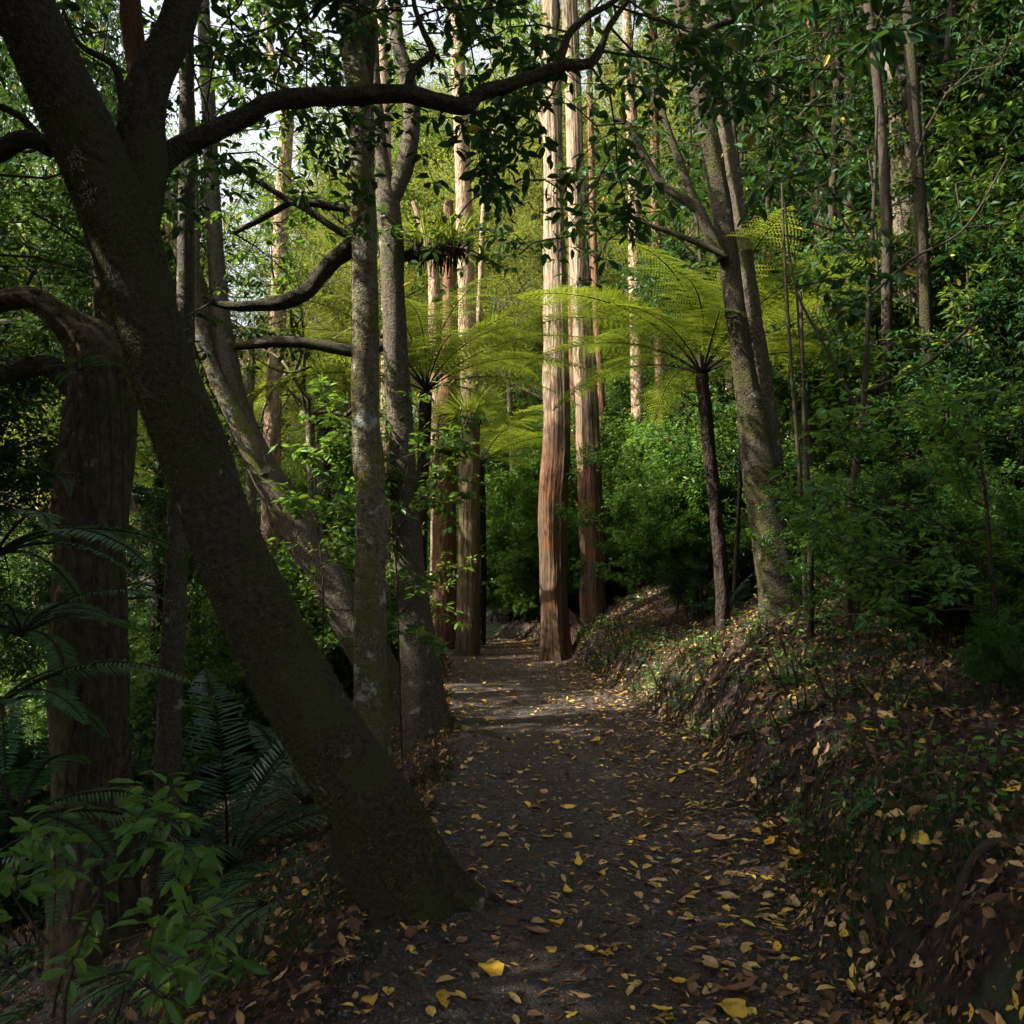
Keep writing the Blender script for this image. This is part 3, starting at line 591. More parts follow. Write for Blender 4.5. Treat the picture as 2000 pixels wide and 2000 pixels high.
# H : forked tree behind
YH = 9.3; bH = at(800, 1325, YH); bH[2] = ground(bH[0], bH[1])
tH = thing('forked_tree', 'stout grey trunk forking in two behind the slim upright tree', 'tree', bH)
part('trunk', tH, bH, [(802, 1345, 84), (792, 1250, 69), (775, 1100, 58), (764, 950, 53), (756, 800, 49), (748, 680, 48), (742, 560, 44), (738, 450, 46), (732, 380, 44), (722, 310, 28), (714, 220, 23), (706, 120, 21), (700, -60, 18)], M['grey'], moss=12000, Y=YH, seg=26, bury=.6, flare=.3, flare_h=.6, n=100)
part('limb', tH, bH, [(740, 375, 34), (762, 320, 36), (776, 250, 34), (776, 190, 34), (764, 130, 30), (748, 70, 26), (745, -60, 22)], M['grey'], Y=YH, seg=18)
part('limb', tH, bH, [(756, 485, 20), (800, 480, 24), (840, 474, 20), (870, 480, 14)], M['mossy'], Y=YH + .1, seg=12, rough=.06)
for (pts) in ([(770, 1230, 30), (815, 1300, 26), (835, 1345, 24), (870, 1378, 18), (930, 1392, 14), (960, 1400, 8)],):
    Qr = [hit(p[0], p[1]) for p in pts]
    mbr = MB(); P = np.array(Qr); P[:, 2] = ground(P[:, 0], P[:, 1]) + .01; P[0][2] += .25; P[1][2] += .08
    tube(mbr, spline(P, 30), np.interp(np.linspace(0, 1, len(spline(P, 30))), [0, 1], [.10, .03]), 12, 0, .08)
    for k in range(len(mbr.v)): mbr.v[k] = mbr.v[k] - bH
    obj('root', mbr.mesh('root', [M['mossy']]), tH)
st = [(at(x, y, YH + rng.uniform(-.4, 1)), (rng.normal(), rng.uniform(-.3, 1), rng.uniform(-.3, .5)), 1.4) for (x, y) in [(706, 60), (748, 40), (745, -60), (690, -20), (780, 60), (840, 20), (800, -40)]]
crownpart(tH, bH, st, M['broad'], n=6, L=.09, W=.04, lvl=1, r=.009)

# J : straight tall trunk wearing an epiphyte collar
bJ = hit(883, 1238); YJ = bJ[1]
tJ = thing('tall_tree', 'straight tall trunk left of the path bend, pale above its grassy collar', 'tree', bJ)
part('trunk', tJ, bJ, [(882, 1250, 46), (884, 1100, 42), (885, 950, 39), (887, 800, 37)], M['collar'], Y=YJ, seg=60, bury=.4, flare=.12, fl=.02, n=60)
part('trunk', tJ, bJ, [(887, 800, 36.4), (886, 700, 36), (882, 620, 35), (878, 480, 33), (874, 350, 31), (868, 200, 29), (862, 60, 28), (858, -150, 25), (850, -400, 20), (845, -650, 12)], M['pale'], Y=YJ, seg=26, rough=.04, n=100)
# K, L : the twin trunks
bK = hit(1050, 1245); YK = bK[1]
tK = thing('twin_trunk_tree', 'tall stringy barked tree standing right at the path bend', 'tree', bK)
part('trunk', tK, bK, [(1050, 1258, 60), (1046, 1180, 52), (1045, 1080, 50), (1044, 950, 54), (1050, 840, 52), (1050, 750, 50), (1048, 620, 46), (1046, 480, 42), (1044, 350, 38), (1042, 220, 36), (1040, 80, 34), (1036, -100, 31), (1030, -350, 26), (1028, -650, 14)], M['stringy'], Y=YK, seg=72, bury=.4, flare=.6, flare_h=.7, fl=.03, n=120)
part('limb', tK, bK, [(1040, 440, 14), (1035, 330, 16), (1028, 240, 14), (1010, 180, 12), (990, 120, 9)], M['pale'], Y=YK + .25, seg=12)
YL = 18.2; bL = at(1112, 1190, YL); bL[2] = ground(bL[0], bL[1])
tL = thing('twin_trunk_tree', 'second stringy barked tree of the pair, just right of the bend', 'tree', bL)
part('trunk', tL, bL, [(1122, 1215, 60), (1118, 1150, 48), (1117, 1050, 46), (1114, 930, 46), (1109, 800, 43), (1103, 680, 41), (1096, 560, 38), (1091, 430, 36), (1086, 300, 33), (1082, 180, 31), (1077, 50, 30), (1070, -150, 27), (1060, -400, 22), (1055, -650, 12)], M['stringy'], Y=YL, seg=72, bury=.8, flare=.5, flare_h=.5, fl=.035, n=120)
# mossy stump between
bS = at(1088, 1205, YK + .6); bS[2] = ground(bS[0], bS[1])
tS = thing('tree_stump', 'broken red brown stump wedged between the twin trunks', 'stump', bS)
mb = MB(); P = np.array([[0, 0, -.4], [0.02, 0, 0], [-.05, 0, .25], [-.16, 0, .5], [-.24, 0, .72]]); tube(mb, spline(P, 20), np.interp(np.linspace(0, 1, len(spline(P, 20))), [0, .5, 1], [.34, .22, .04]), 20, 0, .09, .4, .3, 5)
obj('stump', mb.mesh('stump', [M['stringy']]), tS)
# fine crowns for the tall ones, high above
for (t, b, xs_, Y) in ((tJ, bJ, 852, YJ), (tK, bK, 1032, YK), (tL, bL, 1062, YL)):
    p = at(xs_, -300, Y) - b
    o = obj('crown', fineA if t is not tK else fineB, t, p); o.scale = (1.1, 1.1, 1.1); o.rotation_euler = (0, 0, rng.uniform(0, 6))


def plain(name, label, pts, Y, mat, seg=16, crown=None, group=None, bury=.6, **kw):
    b = at(pts[0][0], pts[0][1], Y); b[2] = ground(b[0], b[1])
    t = thing(name, label, 'tree', b, group)
    P0 = list(pts)
    p = b.copy(); mb = MB()
    PP = [b - np.array([0, 0, bury])] + [at(q[0], q[1], Y) for q in P0]; r = [pw(P0[0][2], Y) * .55] + [pw(q[2], Y) / 2 for q in P0]
    PP = np.array(PP)
    Q = spline(PP, 70); rr = spline(np.stack([r] * 3, -1), 70)[:, 0]
    tube(mb, Q, np.maximum(rr, .004), seg, 0, kw.get('rough', .035), .3, fl=kw.get('fl', 0))
    mb.v = [v - b for v in mb.v]; obj('trunk', mb.mesh('trunk', [mat]), t)
    if crown is not None:
        o = obj('crown', crown[0], t, Q[-8] - b); o.scale = (crown[1],) * 3; o.rotation_euler = (0, 0, rng.uniform(0, 6))
    return t, b
plain('pale_tree', 'pale sunlit trunk standing in the bright wood at left', [(512, 900, 34), (514, 800, 32), (524, 620, 31), (530, 430, 29), (538, 280, 28), (540, 200, 26), (520, 140, 20), (505, 60, 14), (500, -60, 9)], 17, M['pale'], 24, None)
plain('brown_tree', 'dark red brown trunk close behind the epiphyte collar tree', [(838, 1200, 46), (838, 1050, 44), (840, 900, 42), (846, 700, 34), (850, 600, 30), (848, 480, 26), (846, 380, 18)], 18.5, M['redbark'], 22, None, fl=.03)
plain('forked_pale_tree', 'pale slim trunk with side limb just left of the tall pale one', [(826, 900, 26), (824, 700, 24), (820, 600, 24), (816, 500, 20), (800, 440, 14), (780, 380, 9)], 20, M['pale'], 16)
plain('dark_tree', 'thin dark trunk seen in the gap between the twin trunks', [(1088, 1150, 24), (1088, 1000, 21), (1085, 800, 19), (1080, 600, 17), (1078, 300, 15)], 22, M['redbark'], 12)
plain('brown_tree', 'slim brown trunk right behind the second twin trunk', [(1146, 1060, 18), (1142, 900, 17), (1134, 750, 16), (1124, 560, 14), (1116, 300, 12), (1110, 0, 10)], 21, M['redbark'], 12)
plain('reddish_tree', 'sunlit reddish trunk in the undergrowth right of the twin trees', [(1206, 1080, 28), (1206, 900, 27), (1202, 700, 26), (1198, 520, 25), (1196, 340, 23), (1190, 180, 21), (1184, 60, 18), (1180, -80, 14)], 22, M['pale'], 18)
plain('brown_tree', 'brown trunk behind the fronds of the right tree fern', [(1256, 1080, 26), (1252, 900, 24), (1246, 740, 22), (1240, 500, 20), (1236, 300, 18), (1232, 0, 14)], 19, M['redbark'], 16)
plain('thin_pale_tree', 'very thin pale trunk right beside the tall pale trunk', [(888, 900, 13), (896, 700, 12), (906, 550, 11), (912, 400, 10), (925, 300, 8), (940, 180, 6)], 19, M['pale'], 10)
plain('pale_tree', 'pale trunk rising behind the forked grey tree', [(728, 900, 22), (730, 600, 22), (728, 300, 22), (724, 150, 20), (720, 0, 16)], 16, M['pale'], 16)
# P : twin stemmed tree on the right bank
bP = hit(1480, 1165, 6); YP = bP[1]
tP = thing('twin_stemmed_tree', 'large dark mossy trunk with two stems rising from the right bank', 'tree', bP)
QP, rP = part('trunk', tP, bP, [(1484, 1185, 89), (1468, 1080, 79), (1450, 980, 71), (1436, 900, 67), (1420, 800, 53), (1404, 700, 43), (1390, 600, 40), (1374, 480, 39), (1356, 360, 38), (1338, 260, 38), (1318, 160, 38), (1298, 60, 40), (1282, -60, 36), (1260, -250, 29)], M['mossy'], moss=22000, Y=YP, seg=30, bury=.4, flare=.25, n=110)
part('limb', tP, bP, [(1456, 880, 44), (1448, 780, 38), (1430, 650, 32), (1414, 540, 30), (1398, 420, 28), (1378, 300, 28), (1360, 200, 26), (1342, 80, 26), (1328, -60, 22)], M['grey'], Y=YP + .25, seg=20)
part('limb', tP, bP, [(1362, 490, 26), (1330, 420, 22), (1306, 370, 18), (1285, 310, 16), (1262, 250, 14), (1245, 190, 11), (1225, 120, 8)], M['mossy'], Y=YP - .1, seg=12)
part('limb', tP, bP, [(1325, 405, 16), (1296, 380, 18), (1252, 350, 16), (1225, 310, 15), (1195, 255, 15), (1180, 232, 12), (1140, 222, 7)], M['mossy'], Y=YP - .1, seg=12)
part('limb', tP, bP, [(1362, 480, 12), (1320, 460, 12), (1270, 440, 10), (1210, 418, 8), (1180, 400, 5)], M['mossy'], Y=YP - .2, seg=10)
part('limb', tP, bP, [(1305, 80, 22), (1345, 50, 17), (1390, 34, 14), (1430, 10, 11), (1460, -20, 8)], M['mossy'], Y=YP - .3, seg=12)
st = [(at(x, y, YP + rng.uniform(-1.5, 1)), (rng.normal(), rng.uniform(-.8, 1), rng.uniform(-.6, .3)), 1.2) for (x, y) in [(1180, 232), (1225, 120), (1140, 222), (1180, 400), (1210, 418), (1460, -20), (1540, 230), (1530, 130), (1250, 30), (1120, 330), (1000, 380), (960, 430), (930, 340), (1060, 360), (1150, 300), (1560, 300), (1500, 60), (1550, 40), (980, 480), (940, 500)]]
crownpart(tP, bP, st, M['dark'], n=5, L=.12, W=.055, lvl=1, r=.010, kids=1, droop=.25)
tR, bR = plain('tall_grey_tree', 'tall lichen spotted trunk on the upper right of the bank', [(1745, 900, 48), (1728, 700, 46), (1715, 520, 45), (1706, 350, 45), (1698, 200, 44), (1684, 60, 40), (1670, -60, 36), (1650, -300, 28)], 11.5, M['lichen'], 24)
crownpart(tR, bR, [(at(x, y, 11.5 + rng.uniform(-2, 1.5)), (rng.normal(), rng.normal(), rng.uniform(-.5, .4)), 1.6) for (x, y) in [(1700, 180), (1600, 190), (1500, 200), (1690, 60), (1750, 90), (1850, 100), (1900, 30), (1640, 300), (1780, 260), (1880, 250), (1560, 350), (1800, 380), (1600, 60), (1920, 350), (1650, -20), (1500, 280), (1460, 380)]], M['dark'], n=6, L=.11, W=.055, lvl=1, r=.012, kids=2, droop=.2)
plain('leaning_thin_tree', 'thin tree leaning left behind the tall lichen spotted trunk', [(1890, 900, 26), (1850, 700, 26), (1815, 500, 24), (1785, 330, 22), (1755, 180, 22), (1730, 60, 20), (1710, -60, 18)], 14, M['grey'], 14)
plain('reddish_tree', 'pale reddish trunk crossing the top right corner of the wood', [(1860, 620, 24), (1830, 400, 26), (1790, 250, 26), (1750, 120, 28), (1725, 0, 26), (1700, -100, 22)], 21, M['pale'], 14)
plain('reddish_tree', 'reddish trunk in the wood just left of the lichen spotted one', [(1690, 620, 22), (1660, 400, 24), (1620, 200, 24), (1595, 60, 24), (1575, -60, 20)], 22, M['pale'], 14)
plain('dark_tree', 'dark thin trunk near the right edge of the picture', [(1935, 820, 26), (1925, 600, 26), (1905, 400, 22), (1880, 200, 18), (1860, 0, 16)], 13, M['grey'], 14)
plain('dark_tree', 'bent dark trunk deep in the shade right of the twin stems', [(1640, 840, 20), (1612, 740, 20), (1580, 660, 16), (1560, 560, 14), (1545, 400, 12), (1540, 200, 10)], 15, M['grey'], 12)

st = [(at(x, y, 7 + rng.uniform(-.8, 1)), (rng.normal(), rng.uniform(-.6, .6), rng.uniform(-.3, .4)), .55) for (x, y) in [(1500, 300), (1530, 420), (1560, 560), (1650, 450), (1600, 700), (1850, 600), (1480, 400), (1820, 430), (1500, 540), (1580, 400), (1640, 260)]]
bq = at(1600, 1000, 7.4); bq[2] = ground(bq[0], bq[1])
tq = thing('large_leaved_tree', 'slim tree with large dark drooping leaves spreading over the right bank', 'tree', bq)
part('trunk', tq, bq, [(1600, 1180, 14), (1606, 950, 12), (1630, 750, 11), (1640, 550, 9), (1650, 350, 7), (1655, 200, 5)], M['twig'], Y=7.4, seg=10)
for pts in ([(1630, 740, 7), (1740, 690, 6), (1850, 600, 4)], [(1622, 780, 7), (1560, 660, 6), (1500, 540, 5), (1480, 380, 4)], [(1640, 560, 6), (1720, 490, 5), (1820, 430, 4), (1900, 300, 3)], [(1642, 500, 6), (1580, 400, 5), (1500, 290, 3)]): part('limb', tq, bq, pts, M['twig'], Y=7.3, seg=8)
crownpart(tq, bq, st, M['dark'], n=4, L=.12, W=.055, lvl=1, scatter=.04, r=.007, kids=1, droop=.35)
for k in range(24):
    y = rng.uniform(9.5, 19); x = float(pcx(y)) + rng.uniform(3.6, 9.5); place(sp2, x, y, s=rng.uniform(1.5, 2.4))
for (q, Y, m_, lab_) in [([(1560, 900, 26), (1550, 600, 24), (1545, 300, 22), (1530, 0, 20), (1520, -100, 18)], 14, 'redbark', 'straight dark trunk in the shade just right of the twin stems'), ([(1800, 820, 30), (1792, 560, 28), (1780, 300, 26), (1765, 100, 24), (1755, -80, 22)], 13, 'grey', 'straight dark trunk in the shade right of the lichen spotted one'), ([(1880, 880, 34), (1876, 600, 32), (1868, 300, 30), (1850, 60, 26), (1840, -90, 24)], 11, 'mossy', 'stout dark trunk near the right edge of the wood'), ([(1620, 900, 18), (1625, 650, 17), (1632, 350, 16), (1640, 100, 14), (1644, -60, 12)], 15, 'redbark', 'narrow brown trunk in the shade left of the lichen spotted one'), ([(1430, 950, 14), (1440, 700, 14), (1452, 450, 12), (1460, 100, 10)], 16, 'redbark', 'narrow brown trunk seen behind the twin stems')]:
    plain('dark_tree', lab_, q, Y, M[m_], 14)
for (q0, Y, sc, lab_) in [((585, 800), 15.5, 2.6, 'twisted bare limbed tree in the bright wood behind the slim trunk'), ((470, 760), 16.5, 2.4, 'gnarled mossy tree with bare forking limbs in the bright wood at left'), ((760, 640), 21, 3.0, 'crooked many branched tree behind the epiphyte clump'), ((960, 720), 24, 3.2, 'crooked tree with many bare twigs seen between the tall pale trunks'), ((1260, 560), 23, 3.0, 'crooked bare branched tree above the right tree fern')]:
    p = at(q0[0], q0[1], Y); b = p.copy(); b[2] = ground(b[0], b[1]); t = thing('crooked_tree', lab_, 'tree', b); mb = MB(); tubes = []; tips = []
    tube(mb, spline([b - [0, 0, .4], b * .6 + p * .4 + [.15, 0, 0], p], 20) , np.linspace(.11, .08, len(spline([b, b, p], 20))), 10, 0, .06)
    for q in range(4): grow(p, (rng.normal(), rng.normal() * .6, 1.0), sc * rng.uniform(.8, 1.2), .06, 2, tubes, tips, up=.06, spread=1.0, wander=.42, kids=1, steps=6)
    for P, rr in tubes: tube(mb, P, np.maximum(rr, .005), 6, 0, cap=False)
    mb.v = [v - b for v in mb.v]; obj('trunk', mb.mesh('trunk', [M['lichen']]), t)
    cm = MB(); foliage(cm, [w_ for i_, w_ in enumerate(tips) if i_ % 3 == 0], 8, .07, .03, 4, 0, .25, .7, 0, .4); cm.v = [v - b for v in cm.v]; obj('foliage', cm.mesh('foliage', [M['fine']]), t)
slim = thing('slim_dark_tree', 'tall slim dark trunk among many receding up the right slope', 'tree', (0, 0, -200), 'slim dark trunks on the right slope')
mb = MB(); zz = np.linspace(-.6, 12, 26); tube(mb, np.stack([.10 * np.sin(zz * .6) - .05 * zz, .08 * np.sin(zz * .5 + 1), zz], -1), np.linspace(.115, .06, 26), 14, 0, .05, .4); obj('trunk', mb.mesh('trunk', [M['mossy']]), slim)
mb = MB(); tubes = []; tips = []
for q in range(5): grow((-.05 * (4 + q), 0, 4 + q * 1.3), (rng.normal(), rng.normal(), .4), 1.6, .02, 1, tubes, tips, kids=1)
for P, rr in tubes: tube(mb, P, np.maximum(rr, .004), 5, 0, cap=False)
foliage(mb, tips, 9, .10, .045, 4, 1, .12, .75, .1, .5); obj('crown', mb.mesh('crown', [M['twig'], M['dark']]), slim)
for (x, y, sc) in [(4.6, 9.6, .7), (5.4, 11.2, 1), (6.6, 12.4, .8), (5.0, 13, .9), (7.4, 13.8, 1.1), (6.0, 14.6, .8), (4.4, 12.2, .6), (8.4, 15, 1.2), (6.9, 16.5, 1), (5.2, 16, .9), (8.6, 17.4, 1.0), (9.6, 16.6, 1.1), (7.4, 10.9, .9), (6.1, 9.7, .6), (5.6, 18, 1), (3.9, 15.5, .7), (10.2, 18.4, 1.1), (6.4, 19.4, 1)]:
    place(slim, x, y, s=(sc, sc, 1.1))
# bare thin poles on the right bank
for k, (x0, y0, x1, y1, w, Y, lab) in enumerate([(1520, 1150, 1480, 480, 9, 8.5, 'straight thin pole sapling closest to the twin stemmed tree'), (1545, 1130, 1500, 500, 7, 9.5, 'second thin pole sapling right of the twin stemmed tree'), (1530, 1180, 1515, 700, 12, 8.0, 'stouter dark pole sapling right of the twin stemmed tree')]):
    plain('pole_sapling', lab, [(x0, y0, w), ((x0 * .6 + x1 * .4) + 4, y0 * .6 + y1 * .4, w * .9), (x0 * .3 + x1 * .7, y0 * .3 + y1 * .7, w * .8), (x1, y1, w * .6), (x1 - 5, y1 - 150, w * .5)], Y, M['twig'], 8)

# ------------------------------------------------------------------ tree ferns
def frond_mesh(L=2.2, e0=1.0, e1=-.35, wid=.42, pairs=30, pin=20, mat='fern', pl=.06, pwid=.017, simple=False):
    mb = MB(); n = 24; s = np.linspace(0, 1, n); e = e0 + (e1 - e0) * s ** .8
    dx = np.cos(e) * L / (n - 1); dz = np.sin(e) * L / (n - 1)
    X = np.concatenate([[0], np.cumsum(dx[:-1])]); Z = np.concatenate([[0], np.cumsum(dz[:-1])]); Yy = .04 * np.sin(s * 3)
    P = np.stack([X, Yy, Z], -1); tube(mb, P, np.linspace(.011, .002, n), 5, 0, cap=False)
    PP, DD, NN, LL = [], [], [], []
    for i in range(pairs):
        t = .16 + .83 * i / (pairs - 1); p = np.array([np.interp(t, s, P[:, k]) for k in range(3)])
        ee = np.interp(t, s, e); tan = np.array([math.cos(ee), 0, math.sin(ee)]); nn = np.array([-math.sin(ee), 0, math.cos(ee)])
        u = (t - .16) / .84; pl_len = wid * (math.sin(min(1, u * 1.6 + .25) * math.pi / 2)) * (1 - u ** 2.2) ** .8 + .01
        for sd_ in (-1, 1):
            d = nrm(np.array([0, sd_, 0]) + tan * .42 + nn * rng.uniform(-.12, .06))
            if simple:
                PP.append(p); DD.append(d); NN.append(nn); LL.append(pl_len); continue
            m_ = max(4, int(pin * pl_len / wid)); tt = np.linspace(.04, 1, m_)
            q = p + d * pl_len * tt[:, None] - np.array([0, 0, 1]) * (tt[:, None] ** 2) * pl_len * .18
            ll = pl * (1 - tt ** 1.6 * .8)
            side = nrm(np.cross(d, nn))
            for s2 in (-1, 1):
                PP.append(q); DD.append(nrm(side * s2 + d * .45 + rng.normal(size=(m_, 3)) * .06)); NN.append(np.repeat(nn[None], m_, 0)); LL.append(ll)
    if simple:
        leaves(mb, np.array(PP), np.array(DD) + rng.normal(size=(len(PP), 3)) * .04, np.array(NN), np.array(LL), pwid, 1, 8, .15, .12)
    else:
        PP = np.concatenate(PP); DD = np.concatenate(DD); NN = np.concatenate(NN); LL = np.concatenate(LL)
        leaves(mb, PP, DD, NN, LL, pwid * (LL / pl) + .003, 1, 4, .1)
    return mb.mesh('frond', [M['rachis'], M[mat]])
fr = [frond_mesh(2.3, .95, -.35, .50, 32), frond_mesh(2.1, .65, -.45, .46, 32), frond_mesh(2.4, 1.15, -.15, .5, 32)]
def tree_fern(label, pts, Y, s=1.0, nf=15, az=None, hang=True):
    b = at(pts[0][0], pts[0][1], Y); b[2] = ground(b[0], b[1])
    t = thing('tree_fern', label, 'tree fern', b)
    mb = MB(); PP = np.array([b - [0, 0, .3]] + [at(q[0], q[1], Y) for q in pts]); r = [pw(pts[0][2], Y) * .5] + [pw(q[2], Y) / 2 for q in pts]
    Q = spline(PP, 50); rr = spline(np.stack([r] * 3, -1), 50)[:, 0]; tube(mb, Q, rr, 16, 0, .06, .2, fl=.05)
    mb.v = [v - b for v in mb.v]; obj('trunk', mb.mesh('trunk', [M['fernstem']]), t)
    top = Q[-1] - b
    for k in range(nf):
        a = (k + rng.uniform(-.25, .25)) * 2 * math.pi / nf
        o = obj('frond', fr[k % 3], t, top); o.rotation_euler = (rng.uniform(-.25, .25), rng.uniform(-.15, .2), a)
        ss = s * rng.uniform(.85, 1.12); o.scale = (ss, ss, ss)
    return t
tree_fern('tree fern with dark trunk and sunlit umbrella of fronds right of the path', [(1362, 1110, 26), (1352, 980, 25), (1338, 850, 24), (1324, 708, 24)], 11, 1.25, 26)
tree_fern('tree fern with thin black trunk left of the path behind the forked tree', [(792, 1200, 24), (794, 1000, 24), (800, 850, 23), (804, 740, 24)], 12.5, 1.2, 24)
tree_fern('lower tree fern spreading flat bright fronds behind the collar tree', [(905, 1180, 24), (905, 1000, 24), (902, 880, 24)], 19.5, 1.25, 22)
tree_fern('tree fern in the bright wood left of the slim upright trunk', [(610, 1000, 26), (612, 850, 26), (618, 740, 24)], 18, 1.2, 16)
tree_fern('tree fern deep in the shade on the upper right bank', [(1800, 900, 24), (1790, 700, 24), (1780, 560, 24)], 12.5, .95, 14)
tree_fern('tree fern behind the twin stemmed tree on the bank', [(1560, 1000, 24), (1570, 820, 24), (1575, 660, 24)], 14.5, 1.0, 14)
tree_fern('small tree fern far behind on the left slope', [(300, 1080, 24), (300, 1000, 24), (302, 900, 24)], 15, .9, 14)

# epiphyte clumps of strappy leaves
def clump(name, label, c, n=90, L=.55, mat='fern', droop=.5, roots=True, rbase=.12, cat='epiphyte', group=None):
    t = thing(name, label, cat, c, group); mb = MB()
    a = rng.uniform(0, 6.28, n); e = rng.uniform(.1, 1.4, n); P = np.stack([np.cos(a) * rbase * .9, np.sin(a) * rbase * .9, rng.uniform(-.05, .05, n)], -1)
    D = np.stack([np.cos(a) * np.cos(e), np.sin(a) * np.cos(e), np.sin(e)], -1); N = np.stack([-np.cos(a) * np.sin(e), -np.sin(a) * np.sin(e), np.cos(e)], -1)
    leaves(mb, P, D, N, L * rng.uniform(.5, 1.2, n), .028, 0, 8, .2, droop * rng.uniform(.3, 1.3, n))
    obj('leaf_blades', mb.mesh('leaf_blades', [M[mat]]), t)
    if roots:
        rm = MB(); m_ = 120; a = rng.uniform(0, 6.28, m_)
        P = np.stack([np.cos(a) * rbase * 1.25, np.sin(a) * rbase * 1.25, rng.uniform(-.05, .12, m_)], -1); D = np.stack([np.cos(a) * .35, np.sin(a) * .35, -np.ones(m_)], -1) + rng.normal(size=(m_, 3)) * .15
        leaves(rm, P, D, np.stack([np.cos(a), np.sin(a), 0 * a], -1), rng.uniform(.1, .32, m_), .02, 0, 4); obj('root_mat', rm.mesh('root_mat', [M['rachis']]), t)
    return t
clump('epiphyte_clump', 'grassy epiphyte collar wrapped round the tall trunk left of the bend', at(887, 785, YJ), 190, .62, 'fern', .6, True, pw(40, YJ) / 2)
clump('epiphyte_clump', 'strappy epiphyte clump perched on the forked tree side limb', at(805, 468, YH + .1), 90, .42, 'fern', .4, True, .13)
clump('epiphyte_clump', 'smaller epiphyte clump further out on the same side limb', at(850, 470, YH + .15), 60, .40, 'fern', .5, True, .10)

# nikau style palms on the left slope
pf = [frond_mesh(2.1, 1.25, .1, .42, 44, 1, 'palm', .4, .024, True), frond_mesh(2.0, .9, -.5, .40, 44, 1, 'palm', .4, .022, True)]
def palm(label, x, y, s, nf=11, dz=0):
    g = gl(x, y); t = thing('ground_palm', label, 'palm', g)
    for k in range(nf):
        o = obj('frond', pf[k % 2], t, (0, 0, dz)); o.rotation_euler = (rng.uniform(-.25, .25), rng.uniform(-.3, .15), (k + rng.uniform(-.3, .3)) * 6.283 / nf); o.scale = (s * rng.uniform(.85, 1.1),) * 3
    mb = MB(); tube(mb, [[0, 0, -.4], [0, 0, 0.0], [0, 0, .15 + dz]], [.07, .07, .05], 12, 0, .05); obj('stem', mb.mesh('stem', [M['fernstem']]), t)
    return t
p = hit(430, 1640); palm('young palm with long drooping fronds beside the great leaning trunk', p[0], p[1], .95, 12)
p = hit(250, 1560); palm('young palm with arching grey green fronds behind the old trunk', p[0] - .2, p[1] + 1.5, 1.0, 11)
p = at(640, 1300, 9.2); palm('young palm low on the slope behind the slim upright tree', p[0] - .3, p[1], .7, 10)
p = hit(1370, 1165); palm('small palm seedling under the right tree fern', p[0], p[1], .45, 8)

# ------------------------------------------------------------------ shrubs of the foreground
def bush(name, label, base, starts, leafm, stems=(), n=4, L=.07, W=.032, lvl=1, kids=2, length=.6, spread=.8, up=.05, droop=.15, cat='shrub', r=.006):
    t = thing(name, label, cat, base); crownpart(t, base, [(np.array(s[0]), s[1], s[2] if len(s) > 2 else length) for s in starts], leafm, n=n, L=L, W=W, lvl=lvl, kids=kids, spread=spread, up=up, droop=droop, r=r, name='foliage', scatter=.02, flat=.3)
    for sp in stems:
        mb = MB(); Q = spline(np.array(sp[0]), 24); tube(mb, Q, np.linspace(sp[1], sp[1] * .5, len(Q)), 8, 0, .05); mb.v = [v - base for v in mb.v]; obj('stem', mb.mesh('stem', [M['twig']]), t)
    return t
# right bank shrub
b = hit(1880, 1330); Yb = b[1]
def sa(l, Y, dz=0): return [(at(x, y, Y + rng.uniform(-.35, .35)), (dx, rng.uniform(-.5, .3), d2)) for (x, y, dx, d2) in l]
bush('leafy_shrub', 'bright leafy shrub with pale stem growing over the right bank', b,
     sa([(1870, 1000, -1, .2), (1865, 960, -1, .4), (1860, 920, -.7, .8), (1872, 1060, -1, 0), (1875, 1100, -1, -.1), (1740, 960, -1, .1), (1700, 1000, -1, 0), (1650, 900, -1, .2), (1760, 880, -.8, .5), (1720, 1060, -1, -.1), (1690, 1140, -1, .1), (1790, 1110, -1, 0), (1840, 1150, -.6, 0), (1640, 960, -.8, .2), (1780, 820, -.5, .3), (1620, 1020, -.6, -.2), (1900, 900, .4, .4), (1900, 830, .2, .5), (1750, 1180, -1, .2), (1840, 880, -.5, .2), (1720, 900, -.3, .2)], Yb), M['bright'],
     stems=[([b - [0, 0, .2], at(1884, 1200, Yb), at(1870, 1080, Yb), at(1862, 960, Yb), at(1850, 860, Yb), at(1840, 780, Yb)], .018), ([at(1872, 1090, Yb), at(1800, 1010, Yb - .1), at(1720, 960, Yb - .2), at(1640, 930, Yb - .2)], .008), ([at(1876, 1150, Yb), at(1810, 1140, Yb - .1), at(1720, 1110, Yb - .2)], .007)], n=4, L=.075, W=.034, length=.5, kids=2)
b = hit(1500, 1220); bush('leafy_shrub', 'low bright seedling shrub at the foot of the twin stemmed tree', b, sa([(1500, 1200, -.4, 1), (1520, 1190, .6, 1), (1480, 1180, -.8, .8), (1500, 1150, .2, 1), (1450, 1190, -.5, .5), (1540, 1160, .5, .6), (1510, 1110, -.5, .4)], b[1]), M['bright'], n=4, L=.05, W=.024, length=.3, kids=1)
b = hit(1560, 1240); bush('leafy_shrub', 'small sprig of green leaves on the littered right bank', b, sa([(1560, 1230, -.2, 1), (1600, 1180, .4, .6), (1590, 1130, .2, .5), (1640, 1210, .3, .5), (1550, 1200, -.6, .6)], b[1]), M['bright'], n=4, L=.05, W=.024, length=.3, kids=1)
